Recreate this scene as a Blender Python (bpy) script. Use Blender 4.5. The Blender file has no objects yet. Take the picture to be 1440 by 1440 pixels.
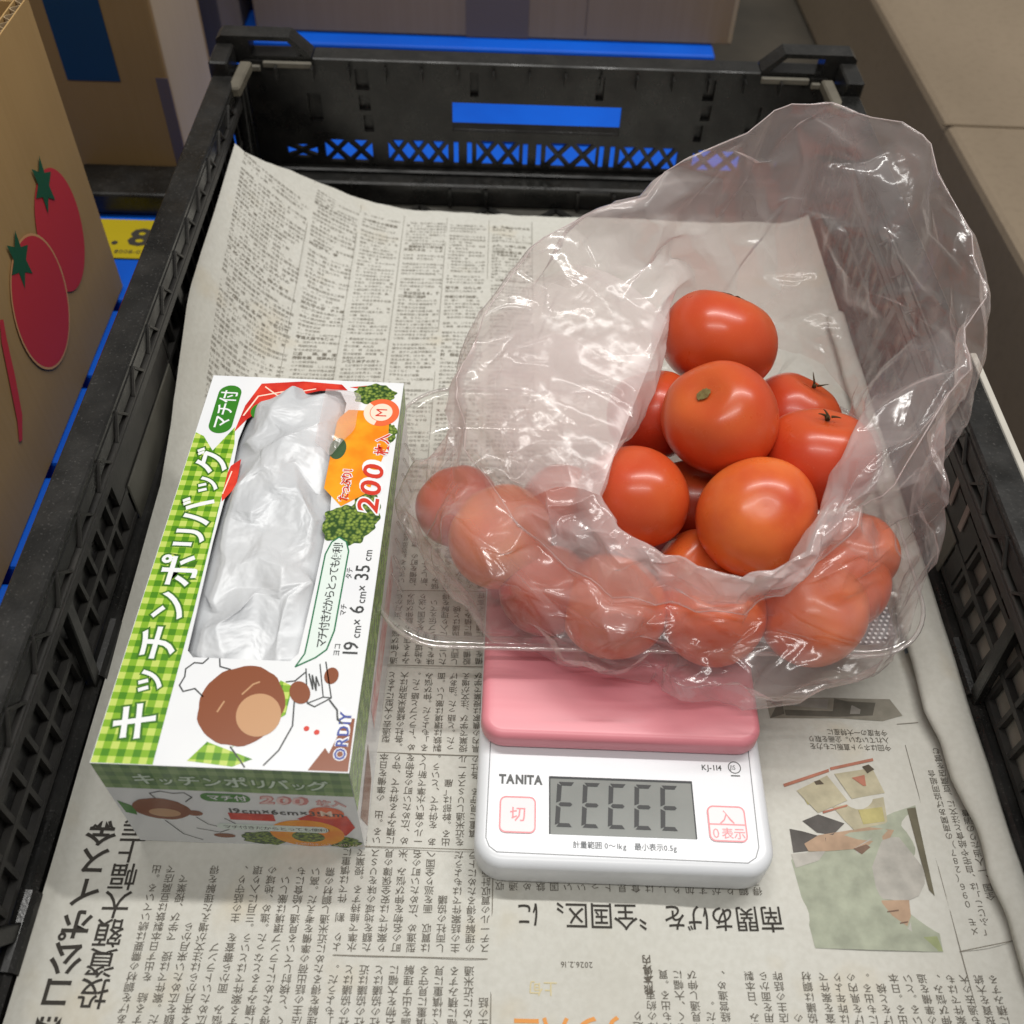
import bpy, math, random
import numpy as np
from mathutils import noise, Vector, Matrix

random.seed(7); np.random.seed(7)
S = bpy.context.scene
COL = S.collection

# ------------------------------------------------------------------ camera
F, PCX, PCY = 1408.66, 717.32, 718.76
PI_, RO_, YA_ = (math.radians(a) for a in (50.264, 2.670, -1.651))
CAM = np.array([-.0208, -.3086, .3714])
def _rz(v):
    c, s = math.cos(YA_), math.sin(YA_)
    return np.array([c*v[0]-s*v[1], s*v[0]+c*v[1], v[2]])
_r = _rz((1, 0, 0)); _u = _rz((0, math.sin(PI_), math.cos(PI_))); _f = _rz((0, math.cos(PI_), -math.sin(PI_)))
_cr = math.cos(RO_)*_r + math.sin(RO_)*_u
_cu = -math.sin(RO_)*_r + math.cos(RO_)*_u
cd = bpy.data.cameras.new('camera'); cam = bpy.data.objects.new('camera', cd); COL.objects.link(cam)
M4 = Matrix.Identity(4)
for i in range(3):
    M4[i][0] = _cr[i]; M4[i][1] = _cu[i]; M4[i][2] = -_f[i]; M4[i][3] = CAM[i]
cam.matrix_world = M4
cd.sensor_width = 36; cd.sensor_fit = 'HORIZONTAL'; cd.lens = F/1440*36
cd.shift_x = (720-PCX)/1440; cd.shift_y = (PCY-720)/1440
cd.clip_start = .01; cd.clip_end = 50
cd.dof.use_dof = True; cd.dof.focus_distance = .41; cd.dof.aperture_fstop = 13
S.camera = cam

def ray(px, py):
    d = _f + _cr*((px-PCX)/F) - _cu*((py-PCY)/F)
    return d
def at(px, py, z=0.):                      # where a sight line meets the level z
    d = ray(px, py); p = CAM + d*((z-CAM[2])/d[2]); return p

# ------------------------------------------------------------------ light
W = bpy.data.worlds.new('World'); S.world = W; W.use_nodes = True
bg = W.node_tree.nodes['Background']; bg.inputs[0].default_value = (1, .97, .92, 1); bg.inputs[1].default_value = .24
def tube(name, loc, length, power, col):
    l = bpy.data.lights.new(name, 'AREA'); l.shape = 'RECTANGLE'; l.size = length; l.size_y = .07
    l.energy = power; l.color = col
    o = bpy.data.objects.new(name, l); COL.objects.link(o); o.location = loc
    return o
tube('ceiling_tube', (.50, .46, 2.0), 2.2, 37, (1, .98, .94))
tube('ceiling_tube', (-.2, -.75, 2.2), 1.6, 17, (1, .98, .94))
vs = S.view_settings; vs.view_transform = 'Standard'; vs.look = 'None'; vs.exposure = 0; vs.gamma = 1
S.cycles.transparent_max_bounces = 32; S.cycles.max_bounces = 10; S.cycles.diffuse_bounces = 5
S.cycles.glossy_bounces = 4; S.cycles.transmission_bounces = 8
S.cycles.sample_clamp_indirect = 4; S.cycles.use_denoising = True

# ------------------------------------------------------------------ materials
def lin(r, g, b):
    f = lambda c: ((c/255+.055)/1.055)**2.4 if c > 10 else c/255/12.92
    return (f(r), f(g), f(b), 1)
class NT:
    def __init__(s, name):
        s.m = bpy.data.materials.new(name); s.m.use_nodes = True; s.t = s.m.node_tree; s.t.nodes.clear()
        s.out = s.n('ShaderNodeOutputMaterial')
    def n(s, typ, **kw):
        x = s.t.nodes.new(typ)
        for k, v in kw.items():
            if k in x.inputs: x.inputs[k].default_value = v
            else: setattr(x, k, v)
        return x
    def l(s, a, b): s.t.links.new(a, b)
    def math(s, op, a, b=None):
        x = s.n('ShaderNodeMath', operation=op)
        for i, v in enumerate((a, b)):
            if v is None: continue
            if hasattr(v, 'links'): s.l(v, x.inputs[i])
            else: x.inputs[i].default_value = v
        return x.outputs[0]
    def mixc(s, f, a, b):
        x = s.n('ShaderNodeMix', data_type='RGBA')
        for i, v in ((0, f), (6, a), (7, b)):
            if hasattr(v, 'links'): s.l(v, x.inputs[i])
            else: x.inputs[i].default_value = v
        return x.outputs[2]
    def coord(s, which='Object', scale=None):
        c = s.n('ShaderNodeTexCoord').outputs[which]
        if scale:
            m = s.n('ShaderNodeMapping'); m.inputs['Scale'].default_value = scale; s.l(c, m.inputs[0]); c = m.outputs[0]
        return c
    def noise(s, scale, detail=3, co=None, rough=.5):
        x = s.n('ShaderNodeTexNoise'); x.inputs['Scale'].default_value = scale; x.inputs['Detail'].default_value = detail
        x.inputs['Roughness'].default_value = rough
        if co is None: co = s.coord()
        s.l(co, x.inputs['Vector']); return x.outputs['Fac']
    def ramp(s, f, a, b):
        x = s.n('ShaderNodeMapRange'); x.inputs[1].default_value = a; x.inputs[2].default_value = b; s.l(f, x.inputs[0]); return x.outputs[0]
    def bump(s, h, strength, dist=.001):
        x = s.n('ShaderNodeBump'); x.inputs['Strength'].default_value = strength; x.inputs['Distance'].default_value = dist
        s.l(h, x.inputs['Height']); return x.outputs[0]
    def pbr(s, col, rough=.5, spec=.5, **kw):
        p = s.n('ShaderNodeBsdfPrincipled')
        if hasattr(col, 'links'): s.l(col, p.inputs['Base Color'])
        else: p.inputs['Base Color'].default_value = col
        if hasattr(rough, 'links'): s.l(rough, p.inputs['Roughness'])
        else: p.inputs['Roughness'].default_value = rough
        p.inputs['Specular IOR Level'].default_value = spec
        for k, v in kw.items():
            if hasattr(v, 'links'): s.l(v, p.inputs[k])
            else: p.inputs[k].default_value = v
        s.l(p.outputs[0], s.out.inputs[0]); return p

_flat = {}
def flat(name, rgb, rough=.5, spec=.4):
    if name in _flat: return _flat[name]
    t = NT(name); t.pbr(lin(*rgb), rough, spec); _flat[name] = t.m; return t.m
def varied(name, rgb_a, rgb_b, scale, rough=.5, spec=.4, bump=0, bscale=None, detail=4, dist=.001, stretch=None):
    t = NT(name); co = t.coord('Object', stretch) if stretch else None
    f = t.ramp(t.noise(scale, detail, co), .3, .7); c = t.mixc(f, lin(*rgb_a), lin(*rgb_b))
    kw = {}
    if bump: kw['Normal'] = t.bump(t.noise(bscale or scale*4, 3, co), bump, dist)
    t.pbr(c, rough, spec, **kw); return t.m

def mat_black():
    t = NT('black_plastic')
    n1 = t.ramp(t.noise(60, 6, rough=.7), .45, .75); n2 = t.ramp(t.noise(900, 2), .62, .72)
    c = t.mixc(n1, (.010, .0098, .0092, 1), (.024, .0226, .0205, 1)); c = t.mixc(t.math('MULTIPLY', n2, .35), c, (.11, .105, .10, 1))
    t.pbr(c, t.ramp(t.noise(40, 3), .1, 1.3), .45, Normal=t.bump(t.noise(700, 2), .15, .0004)); return t.m
BLACK = mat_black()
DUSTY = varied('dusty_black_plastic', (58, 56, 53), (38, 37, 36), 60, .5, .45, .1, 700)
def mat_paper():
    t = NT('newsprint')
    a = t.ramp(t.noise(9, 4), .3, .7); b = t.ramp(t.noise(420, 3), .35, .65); st = t.ramp(t.noise(30, 3), .60, .78)
    c = t.mixc(a, lin(209, 208, 201), lin(201, 199, 190)); c = t.mixc(t.math('MULTIPLY', b, .22), c, lin(178, 175, 164))
    c = t.mixc(t.math('MULTIPLY', st, .35), c, lin(196, 178, 140))
    h = t.math('ADD', t.math('MULTIPLY', t.noise(45, 4), 1.0), t.math('MULTIPLY', t.noise(420, 2), .05))
    t.pbr(c, .85, .15, Normal=t.bump(h, .45, .003)); return t.m
PAPER = mat_paper()
INK = flat('newspaper_ink', (102, 97, 89), .9, .1)
INK_SOFT = flat('newspaper_ink_faded', (128, 123, 113), .9, .1)
INK_DARK = flat('headline_ink', (66, 63, 59), .9, .1)

def mat_film(name, base=.13, edge=.55, tint=(1, .93, .93, 1), rough=.16, wr=1.0, gloss=.9, var=.12):
    t = NT(name)
    lw = t.n('ShaderNodeLayerWeight'); lw.inputs[0].default_value = .5
    fac = lw.outputs['Facing']
    co = t.coord('Object')
    nz = t.n('ShaderNodeTexNoise'); nz.inputs['Scale'].default_value = 30; nz.inputs['Detail'].default_value = 2; t.l(co, nz.inputs['Vector'])
    mv = t.n('ShaderNodeVectorMath', operation='MULTIPLY_ADD'); t.l(nz.outputs['Color'], mv.inputs[0]); mv.inputs[1].default_value = (.03, .03, .03); t.l(co, mv.inputs[2])
    h = None                                            # straight creases: sharp valleys of a stretched noise
    for sc, st, w in ((70, (1, .35, .6), 1.), (150, (.4, 1, .5), .5), (320, (1, .6, .6), .18)):
        m = t.n('ShaderNodeMapping'); m.inputs['Scale'].default_value = st; t.l(mv.outputs[0], m.inputs[0])
        n = t.noise(sc, 1, m.outputs[0], .4); r = t.math('ABSOLUTE', t.math('SUBTRACT', n, .5)); r = t.math('MULTIPLY', r, w); h = r if h is None else t.math('ADD', h, r)
    bump = t.bump(h, .8*wr, .004)
    f4 = t.math('POWER', fac, 3.)
    dif = t.n('ShaderNodeBsdfDiffuse'); dif.inputs[0].default_value = (.96, .89, .885, 1); t.l(bump, dif.inputs['Normal'])  # pink of light off the tomatoes, put into the film's own colour
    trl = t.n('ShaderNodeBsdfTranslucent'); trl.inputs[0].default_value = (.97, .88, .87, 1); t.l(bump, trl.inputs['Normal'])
    dm = t.n('ShaderNodeMixShader'); dm.inputs[0].default_value = .5; t.l(dif.outputs[0], dm.inputs[1]); t.l(trl.outputs[0], dm.inputs[2])
    tr = t.n('ShaderNodeBsdfTransparent'); tr.inputs[0].default_value = tint
    m1 = t.n('ShaderNodeMixShader')
    mil = t.math('ADD', base, t.math('MULTIPLY', f4, edge))
    mil = t.math('ADD', mil, t.math('MULTIPLY', t.ramp(t.noise(26, 3), .42, .72), var))
    at_ = t.n('ShaderNodeAttribute'); at_.attribute_name = 'layers'; mil = t.math('MINIMUM', t.math('ADD', mil, at_.outputs['Fac']), .92)
    t.l(mil, m1.inputs[0]); t.l(tr.outputs[0], m1.inputs[1]); t.l(dm.outputs[0], m1.inputs[2])
    gl = t.n('ShaderNodeBsdfGlossy'); gl.inputs['Roughness'].default_value = rough; t.l(bump, gl.inputs['Normal'])
    fr = t.math('ADD', .06, t.math('MULTIPLY', t.math('POWER', fac, 4), .6))
    m2 = t.n('ShaderNodeMixShader'); t.l(t.math('MULTIPLY', fr, gloss), m2.inputs[0]); t.l(m1.outputs[0], m2.inputs[1]); t.l(gl.outputs[0], m2.inputs[2])
    t.l(m2.outputs[0], t.out.inputs[0]); return t.m
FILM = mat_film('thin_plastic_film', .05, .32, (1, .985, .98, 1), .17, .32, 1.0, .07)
HEM = mat_film('film_hem', .42, .4, (1, .96, .96, 1), .2, .3)
CLEAR = mat_film('clear_tray_plastic', .085, .40, (.975, .975, .955, 1), .07, .08, 1.5, .02)

def mat_tomato():
    t = NT('tomato_skin')
    oi = t.n('ShaderNodeObjectInfo').outputs['Color']
    sp_ = t.n('ShaderNodeSeparateXYZ'); t.l(t.coord('Generated'), sp_.inputs[0])
    oi = t.mixc(t.math('MULTIPLY', t.ramp(sp_.outputs[2], .78, 1.0), .45), oi, (.62, .17, .03, 1))
    c = t.mixc(t.ramp(t.noise(38, 4), .28, .78), oi, (.55, .060, .017, 1))
    c = t.mixc(t.math('MULTIPLY', t.ramp(t.noise(1500, 2), .62, .76), .16), c, (.80, .34, .18, 1))
    t.pbr(c, t.math('ADD', .22, t.math('MULTIPLY', t.noise(90, 3), .16)), .45, **{'Subsurface Weight': .22, 'Subsurface Scale': .005, 'Coat Weight': .10, 'Coat Roughness': .12,
          'Normal': t.bump(t.noise(300, 2), .03, .0005)}); t.m.node_tree.nodes['Principled BSDF'].inputs['Subsurface Radius'].default_value = (1, .3, .12)
    return t.m
TOMATO = mat_tomato()
SCAR = varied('dry_stem_scar', (132, 122, 78), (104, 84, 52), 600, .85, .1)
SEPAL = varied('dried_sepal', (54, 48, 30), (84, 66, 42), 300, .8, .2)

# ------------------------------------------------------------------ builders
def link(name, me, mat, parent=None, smooth=False):
    o = bpy.data.objects.new(name, me); COL.objects.link(o)
    if mat: me.materials.append(mat)
    if parent: o.parent = parent
    if smooth: me.shade_smooth()
    return o
def empty(name, loc=(0, 0, 0), rz=0):
    o = bpy.data.objects.new(name, None); COL.objects.link(o); o.location = loc; o.rotation_euler = (0, 0, rz); o.empty_display_size = .02
    return o
def tag(o, label=None, cat=None, group=None, kind=None):
    for k, v in (('label', label), ('category', cat), ('group', group), ('kind', kind)):
        if v: o[k] = v
    return o
class MB:
    def __init__(s): s.v = []; s.f = []
    def add(s, vs, fs):
        b = len(s.v); s.v += [tuple(map(float, v)) for v in vs]; s.f += [tuple(b+i for i in f) for f in fs]
    def box(s, x0, x1, y0, y1, z0, z1):
        s.add([(x, y, z) for z in (z0, z1) for y in (y0, y1) for x in (x0, x1)],
              [(0, 2, 3, 1), (4, 5, 7, 6), (0, 1, 5, 4), (2, 6, 7, 3), (0, 4, 6, 2), (1, 3, 7, 5)])
    def bar(s, a, b, n, w, t):                        # a rectangular bar a->b, width w across, thickness t along n
        a, b, n = map(lambda q: np.array(q, float), (a, b, n)); d = (b-a)/np.linalg.norm(b-a); n = n/np.linalg.norm(n); c = np.cross(d, n)
        vs = [p+c*(w/2*i)+n*(t/2*j) for p in (a, b) for i, j in ((-1, -1), (1, -1), (1, 1), (-1, 1))]
        s.add(vs, [(0, 1, 2, 3), (7, 6, 5, 4), (0, 4, 5, 1), (1, 5, 6, 2), (2, 6, 7, 3), (3, 7, 4, 0)])
    def tube(s, pts, r, n=8, closed=False):
        pts = [np.array(p, float) for p in pts]; N = len(pts); rings = []
        for i, p in enumerate(pts):
            a = pts[(i-1) % N] if (closed or i) else p; b = pts[(i+1) % N] if (closed or i < N-1) else p
            d = b-a; d /= np.linalg.norm(d)+1e-12; up = np.array((0, 0, 1.)) if abs(d[2]) < .9 else np.array((1., 0, 0))
            x = np.cross(d, up); x /= np.linalg.norm(x); y = np.cross(x, d); rr = r[i] if hasattr(r, '__len__') else r
            rings.append([p+(x*math.cos(k*2*math.pi/n)+y*math.sin(k*2*math.pi/n))*rr for k in range(n)])
        fs = []
        for i in range(N if closed else N-1):
            j = (i+1) % N
            for k in range(n): fs.append((i*n+k, i*n+(k+1) % n, j*n+(k+1) % n, j*n+k))
        if not closed: fs += [tuple(range(n))[::-1], tuple((N-1)*n+k for k in range(n))]
        s.add([q for R_ in rings for q in R_], fs)
    def build(s, name, mat, parent=None, smooth=False, bevel=0, seg=2):
        me = bpy.data.meshes.new(name); me.from_pydata(s.v, [], s.f); me.update()
        o = link(name, me, mat, parent, smooth)
        if bevel:
            b = o.modifiers.new('bevel', 'BEVEL'); b.width = bevel; b.segments = seg; b.limit_method = 'ANGLE'
        return o
def plate(outer, holes, thick):                       # a flat plate with holes: (verts, faces) in its own x,y with z = thickness
    c = bpy.data.curves.new('plate', 'CURVE'); c.dimensions = '2D'; c.fill_mode = 'BOTH'; c.extrude = thick/2
    for lp in [outer]+holes:
        s = c.splines.new('POLY'); s.points.add(len(lp)-1)
        for p, q in zip(s.points, lp): p.co = (q[0], q[1], 0, 1)
        s.use_cyclic_u = True
    o = bpy.data.objects.new('plate', c); COL.objects.link(o)
    me = bpy.data.meshes.new_from_object(o.evaluated_get(bpy.context.evaluated_depsgraph_get()))
    v = [tuple(x.co) for x in me.vertices]; f = [tuple(p.vertices) for p in me.polygons]
    bpy.data.objects.remove(o); bpy.data.curves.remove(c); bpy.data.meshes.remove(me)
    return v, f
def rrect(x0, y0, x1, y1, r, n=6):
    P = []
    for cx, cy, a in ((x1-r, y0+r, -90), (x1-r, y1-r, 0), (x0+r, y1-r, 90), (x0+r, y0+r, 180)):
        for k in range(n+1):
            t = math.radians(a+90*k/n); P.append((cx+r*math.cos(t), cy+r*math.sin(t)))
    return P
def ell(cx, cy, rx, ry, n=32, rot=0):
    c, s = math.cos(rot), math.sin(rot)
    return [(cx+rx*math.cos(t)*c-ry*math.sin(t)*s, cy+rx*math.cos(t)*s+ry*math.sin(t)*c) for t in (2*math.pi*k/n for k in range(n))]
def blobby(cx, cy, rx, ry, amp, n=40, seed=0):
    rnd = random.Random(seed); ph = [rnd.random()*6.28 for _ in range(4)]
    return [(cx+rx*math.cos(t)*k, cy+ry*math.sin(t)*k) for t in (2*math.pi*i/n for i in range(n))
            for k in [1+amp*(math.sin(5*t+ph[0])+math.sin(9*t+ph[1])+.7*math.sin(14*t+ph[2]))]]

_gl = {}
_gc = bpy.data.curves.new('glyph', 'FONT'); _go = bpy.data.objects.new('glyph', _gc); COL.objects.link(_go)
def glyph(ch, off=0., res=1):
    k = (ch, off, res)
    if k in _gl: return _gl[k]
    _gc.resolution_u = res; _gc.offset = off; _gc.body = ch; _gc.fill_mode = 'FRONT'
    dg = bpy.context.evaluated_depsgraph_get(); dg.update()
    me = bpy.data.meshes.new_from_object(_go.evaluated_get(dg))
    n = len(me.vertices); v = np.zeros(n*3)
    if n: me.vertices.foreach_get('co', v)
    v = v.reshape(-1, 3)[:, :2]; f = [tuple(p.vertices) for p in me.polygons]
    adv = 1.0 if ord(ch) > 0x2000 else ((v[:, 0].max()+.07) if n else .3)
    bpy.data.meshes.remove(me); _gl[k] = (v, f, adv); return _gl[k]
class Print:
    """flat print: shapes and lettering laid in a plane's (u,v), then mapped onto the surface"""
    def __init__(s): s.v = []; s.f = []; s.n = 0; s.lv = []; s.k = 0
    def raw(s, v, f, lv=0):
        v = np.asarray(v, float); s.lv.append(np.full(len(v), lv*2.5e-6)); s.v.append(v); s.f += [tuple(s.n+i for i in q) for q in f]; s.n += len(v)
    def poly(s, pts): s.k += 1; s.raw(pts, [tuple(range(len(pts)))], s.k)
    def rect(s, a, b, c, d): s.poly([(a, b), (c, b), (c, d), (a, d)])
    def ell(s, *a, **k): s.poly(ell(*a, **k))
    def line(s, pts, w, closed=False):
        pts = [np.array(p, float) for p in pts]
        if closed: pts.append(pts[0])
        for a, b in zip(pts, pts[1:]):
            d = b-a; L = np.linalg.norm(d)
            if L < 1e-9: continue
            d /= L; n = np.array((-d[1], d[0]))*w/2; e = d*w*.25
            s.k += 1; s.raw([a-e+n, a-e-n, b+e-n, b+e+n], [(0, 1, 2, 3)], s.k)
    def text(s, body, o, size, ang=0., off=0., sx=1., sp=1., res=2, shear=0., vertical=False):
        c, sn = math.cos(ang), math.sin(ang); pen = 0.
        for ch in body:
            v, f, adv = glyph(ch, off, res)
            if len(v):
                q = v.copy(); q[:, 0] += shear*q[:, 1]
                if vertical: q = np.c_[(q[:, 0]-.5)*sx, q[:, 1]-.88-pen]
                else: q[:, 0] = (q[:, 0]+pen)*sx
                q *= size
                s.raw(np.c_[o[0]+q[:, 0]*c-q[:, 1]*sn, o[1]+q[:, 0]*sn+q[:, 1]*c], f)
            pen += (1.0 if vertical else adv)*sp
        return pen*size*sx
    def build(s, name, mat, parent, mp):
        if not s.v: return None
        V = mp(np.concatenate(s.v), np.concatenate(s.lv)); me = bpy.data.meshes.new(name); me.from_pydata(V.tolist(), [], s.f); me.update()
        return link(name, me, mat, parent)
def relax_sheet(T, ex_u, ex_v, periodic, iters, seed, hold, collide=None, amp=.0008, bend=.25, start=None):
    """let a sheet with surplus material buckle: T = wanted shape (rows x cols x 3), ex = surplus factors, hold = pull towards T"""
    P = T.copy() if start is None else start.copy(); rs = np.random.RandomState(seed)
    if start is None or amp:
        n = np.cross(np.gradient(T, axis=1), np.gradient(T, axis=0)); n /= np.linalg.norm(n, axis=2, keepdims=True)+1e-12
        P = P+n*rs.normal(0, amp, P.shape[:2])[:, :, None]
    nc = P.shape[1]
    def pairs(axis, step, odd, diag=0):
        r = np.arange(P.shape[0]); c = np.arange(nc)
        if axis == 1:
            base = [k for k in range(0, nc) if (k//step) % 2 == odd and (periodic or k+step < nc)]
            if periodic: base = [k for k in base if k+step <= nc or True]
            a = np.array(base); return (slice(None), a), (slice(None), (a+step) % nc)
        a = np.array([k for k in range(P.shape[0]-step) if (k//step) % 2 == odd]); return (a, slice(None)), (a+step, slice(None))
    cons = []
    for axis, ex in ((1, ex_u), (0, ex_v)):
        for step, stf in ((1, 1.), (2, bend)):
            for odd in (0, 1):
                A, B = pairs(axis, step, odd)
                L = np.linalg.norm(T[B]-T[A], axis=2)*((ex[A]+ex[B])*.5)
                cons.append((A, B, L, stf, step))
    r0 = np.arange(P.shape[0]-1); c0 = np.arange(nc if periodic else nc-1)
    diag = []
    for pr in (0, 1):
        for pc in (0, 1):
            rr_, cc_ = np.meshgrid(r0[r0 % 2 == pr], c0[c0 % 2 == pc], indexing='ij')
            for d in (0, 1):
                A = (rr_, (cc_+d) % nc); B = (rr_+1, (cc_+1-d) % nc); v = T[B]-T[A]
                L = np.linalg.norm(v, axis=2)*((ex_u[A]+ex_v[A])*.5); diag.append((A, B, L, .35, 1))
    for it in range(iters):
        for A, B, L, stf, step in cons+diag:
            d = P[B]-P[A]; l = np.linalg.norm(d, axis=2)+1e-12
            k = stf*(l-L)/l
            if step == 2: k = np.where(l < L, k, k*.3)
            d *= (.5*k)[:, :, None]; P[A] += d; P[B] -= d
        P += (T-P)*hold[:, :, None]
        if collide: P = collide(P)
    return P
def up2(P, periodic, rows, cols):                       # resample a sheet to rows x cols
    r = np.linspace(0, P.shape[0]-1, rows); i = np.minimum(r.astype(int), P.shape[0]-2); f = (r-i)[:, None, None]
    Q = P[i]*(1-f)+P[i+1]*f
    if periodic: c = np.arange(cols)*P.shape[1]/cols; j = c.astype(int); g = (c-j)[None, :, None]; return Q[:, j]*(1-g)+Q[:, (j+1) % P.shape[1]]*g
    c = np.linspace(0, P.shape[1]-1, cols); j = np.minimum(c.astype(int), P.shape[1]-2); g = (c-j)[None, :, None]; return Q[:, j]*(1-g)+Q[:, j+1]*g
def plane_map(o, u, v, n, dz):
    o, u, v, n = (np.array(q, float) for q in (o, u, v, n))
    return lambda P, lv: o + P[:, :1]*u*.001 + P[:, 1:2]*v*.001 + n*(dz+lv)[:, None]    # (u,v) in millimetres

# ================================================================== SETTING
def big_sheet(name, x0, x1, y0, y1, z, mat):
    m = MB(); m.add([(x0, y0, z), (x1, y0, z), (x1, y1, z), (x0, y1, z)], [(0, 1, 2, 3)]); return m.build(name, mat)
tag(big_sheet('floor', -3, 3, -3, 4, -.165, varied('concrete_floor', (78, 72, 63), (48, 45, 40), 7, .75, .3, .3, 60)), 'bare brown grey concrete floor', kind='structure')
m = MB(); m.add([(.388, -1.2, -.165), (1.6, -1.2, -.165), (1.6, 2.4, -.165), (.301, 2.4, -.165), (.396, -1.2, -.06), (1.6, -1.2, -.06), (1.6, 2.4, -.06), (.309, 2.4, -.06)],
    [(0, 3, 2, 1), (4, 5, 6, 7), (0, 1, 5, 4), (1, 2, 6, 5), (2, 3, 7, 6), (3, 0, 4, 7)])
t = NT('step_concrete'); co = t.coord('Object', (1, .4, 1))
c = t.mixc(t.ramp(t.noise(6, 4, co), .3, .7), lin(138, 123, 104), lin(122, 108, 90)); c = t.mixc(t.math('MULTIPLY', t.ramp(t.noise(150, 3), .5, .75), .2), c, lin(92, 79, 62))
t.pbr(c, .6, .35, Normal=t.bump(t.noise(30, 3), .1, .002))
sl = m.build('raised_slab', t.m, bevel=.006); JT = flat('joint_grey', (104, 90, 72), .8)
for ya, yb in ((.485, .470), (1.02, 1.0), (.02, .0)):
    j_ = MB(); j_.bar((.352, ya, -.0596), (1.6, yb, -.0596), (0, 0, 1), .0025, .0012); j_.build('joint', JT, sl)
tag(sl, 'raised tan slab along the right of the floor', kind='structure')

# ---------------- blue pallet
PB = varied('blue_pallet_plastic', (0, 94, 214), (0, 82, 196), 14, .45, .4)
pal = empty('blue_pallet', (-.15, .2, -.165)); tag(pal, 'bright blue slatted plastic pallet under the black crate and boxes', 'pallet')
y = -.36; k = 0
while y < .62:
    y1 = y+.0575; m = MB(); m.box(-.95, .155, y, y1, -.046, -.0205); o = m.build('deck_board', PB, None, bevel=.002); o.data.transform(Matrix.Translation((.15, -.2, .165))); o.parent = pal
    y = y1+.0095
for xx in (-.93, -.42, .08):
    m = MB(); m.box(xx, xx+.07, -.36, .63, -.16, -.0465); o = m.build('runner', PB, None); o.data.transform(Matrix.Translation((.15, -.2, .165))); o.parent = pal

# ---------------- background cartons
def cardboard(name, a, b):
    t = NT(name); co = t.coord('Object', (1, 1, 1)); st = t.coord('Object', (300, 300, 4))
    c = t.mixc(t.ramp(t.noise(1, 2, st), .3, .7), lin(*a), lin(*b)); c = t.mixc(t.math('MULTIPLY', t.ramp(t.noise(12, 3), .4, .8), .3), c, lin(*[int(q*.86) for q in b]))
    t.pbr(c, .8, .2, Normal=t.bump(t.noise(1, 2, st), .08, .0006)); return t.m
KRAFT = cardboard('kraft_board', (178, 146, 98), (174, 142, 94)); KRAFT2 = cardboard('kraft_board_dull', (150, 122, 82), (146, 118, 78)); GREYB = cardboard('grey_board', (108, 96, 84), (98, 86, 76))
PALEB = cardboard('pale_board', (184, 162, 130), (180, 158, 126))
def carton(name, label, x0, x1, y0, y1, z0, z1, mat, side=None):
    r = empty(name, ((x0+x1)/2, (y0+y1)/2, z0)); tag(r, label, 'cardboard box')
    hx, hy, H = (x1-x0)/2, (y1-y0)/2, z1-z0; T = .004
    for nm, b, mm in (('front_panel', (-hx, hx, -hy, -hy+T, 0, H), mat), ('back_panel', (-hx, hx, hy-T, hy, 0, H), mat),
                      ('side_panel', (-hx, -hx+T, -hy+T, hy-T, 0, H), mat), ('side_panel', (hx-T, hx, -hy+T, hy-T, 0, H), side or mat),
                      ('base_panel', (-hx+T, hx-T, -hy+T, hy-T, 0, T), mat)):
        m = MB(); m.box(*b); m.build(nm, mm, r, bevel=.0012)
    return r, hx, hy, H
# tomato box, open topped, its cut top edge showing the flutes
tx0, tx1, ty0, ty1, tz0, tz1 = -.62, -.25, -.20, .188, -.0195, .152
tb = empty('tomato_box', (tx1, 0, tz0)); tag(tb, 'tan corrugated box printed with red tomatoes standing left of the crate', 'cardboard box')
H = tz1-tz0; L = tx1-tx0
def wall_panel(nm, a, b, inward):
    a, b, n = np.array(a), np.array(b), np.array(inward); t = .0055
    d = (b-a)/np.linalg.norm(b-a); ln = np.linalg.norm(b-a)
    m = MB()
    for k in (0, t-.0007): m.bar((a[0]+n[0]*(k+.00035), a[1]+n[1]*(k+.00035), H/2), (b[0]+n[0]*(k+.00035), b[1]+n[1]*(k+.00035), H/2), (n[0], n[1], 0), H, .0007)
    p = m.build(nm, KRAFT, tb)
    N = int(ln/.0009); fl = MB(); vs = []
    for i in range(N+1):
        s = ln*i/N; off = .0007+(t-.0014)*(.5+.5*math.sin(s/.0085*2*math.pi))
        for tt in (-.00022, .00022):
            for zz in (.004, H-.0004): vs.append((a[0]+d[0]*s+n[0]*(off+tt), a[1]+d[1]*s+n[1]*(off+tt), zz))
    fs = []
    for i in range(N):
        q = i*4; w = q+4; fs += [(q, w, w+1, q+1), (q+2, q+3, w+3, w+2), (q+1, w+1, w+3, q+3)]
    fl.add(vs, fs); fl.build('fluting', PALEB, p)
wall_panel('side_panel', (0, ty0), (0, ty1), (-1, 0)); wall_panel('back_panel', (-.006, ty1), (-L, ty1), (0, -1))
m = MB(); m.box(-L, -L+.005, ty0, ty1-.006, 0, H); m.box(-L+.006, -.006, ty0, ty1-.006, 0, .004); m.build('inner_panel', KRAFT, tb)
mp = plane_map((.0004, 0, -tz0), (0, 1, 0), (0, 0, 1), (1, 0, 0), .0002); mp2 = lambda dz: plane_map((.0004, 0, -tz0), (0, 1, 0), (0, 0, 1), (1, 0, 0), dz)
RED = flat('print_crimson', (204, 60, 66), .7, .25)
p = Print(); p.ell(137, 55, 27, 33, n=48); p.build('tomato_print', RED, tb, mp2(.0002))
p = Print(); p.line(ell(92, 44, 30, 34.5, n=48), 1.4, True); p.build('print_outline', flat('print_peach', (214, 160, 110), .7, .2), tb, mp2(.0003))
p = Print(); p.ell(92, 44, 29.5, 34, n=48); p.build('tomato_print', RED, tb, mp2(.0004))
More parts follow.
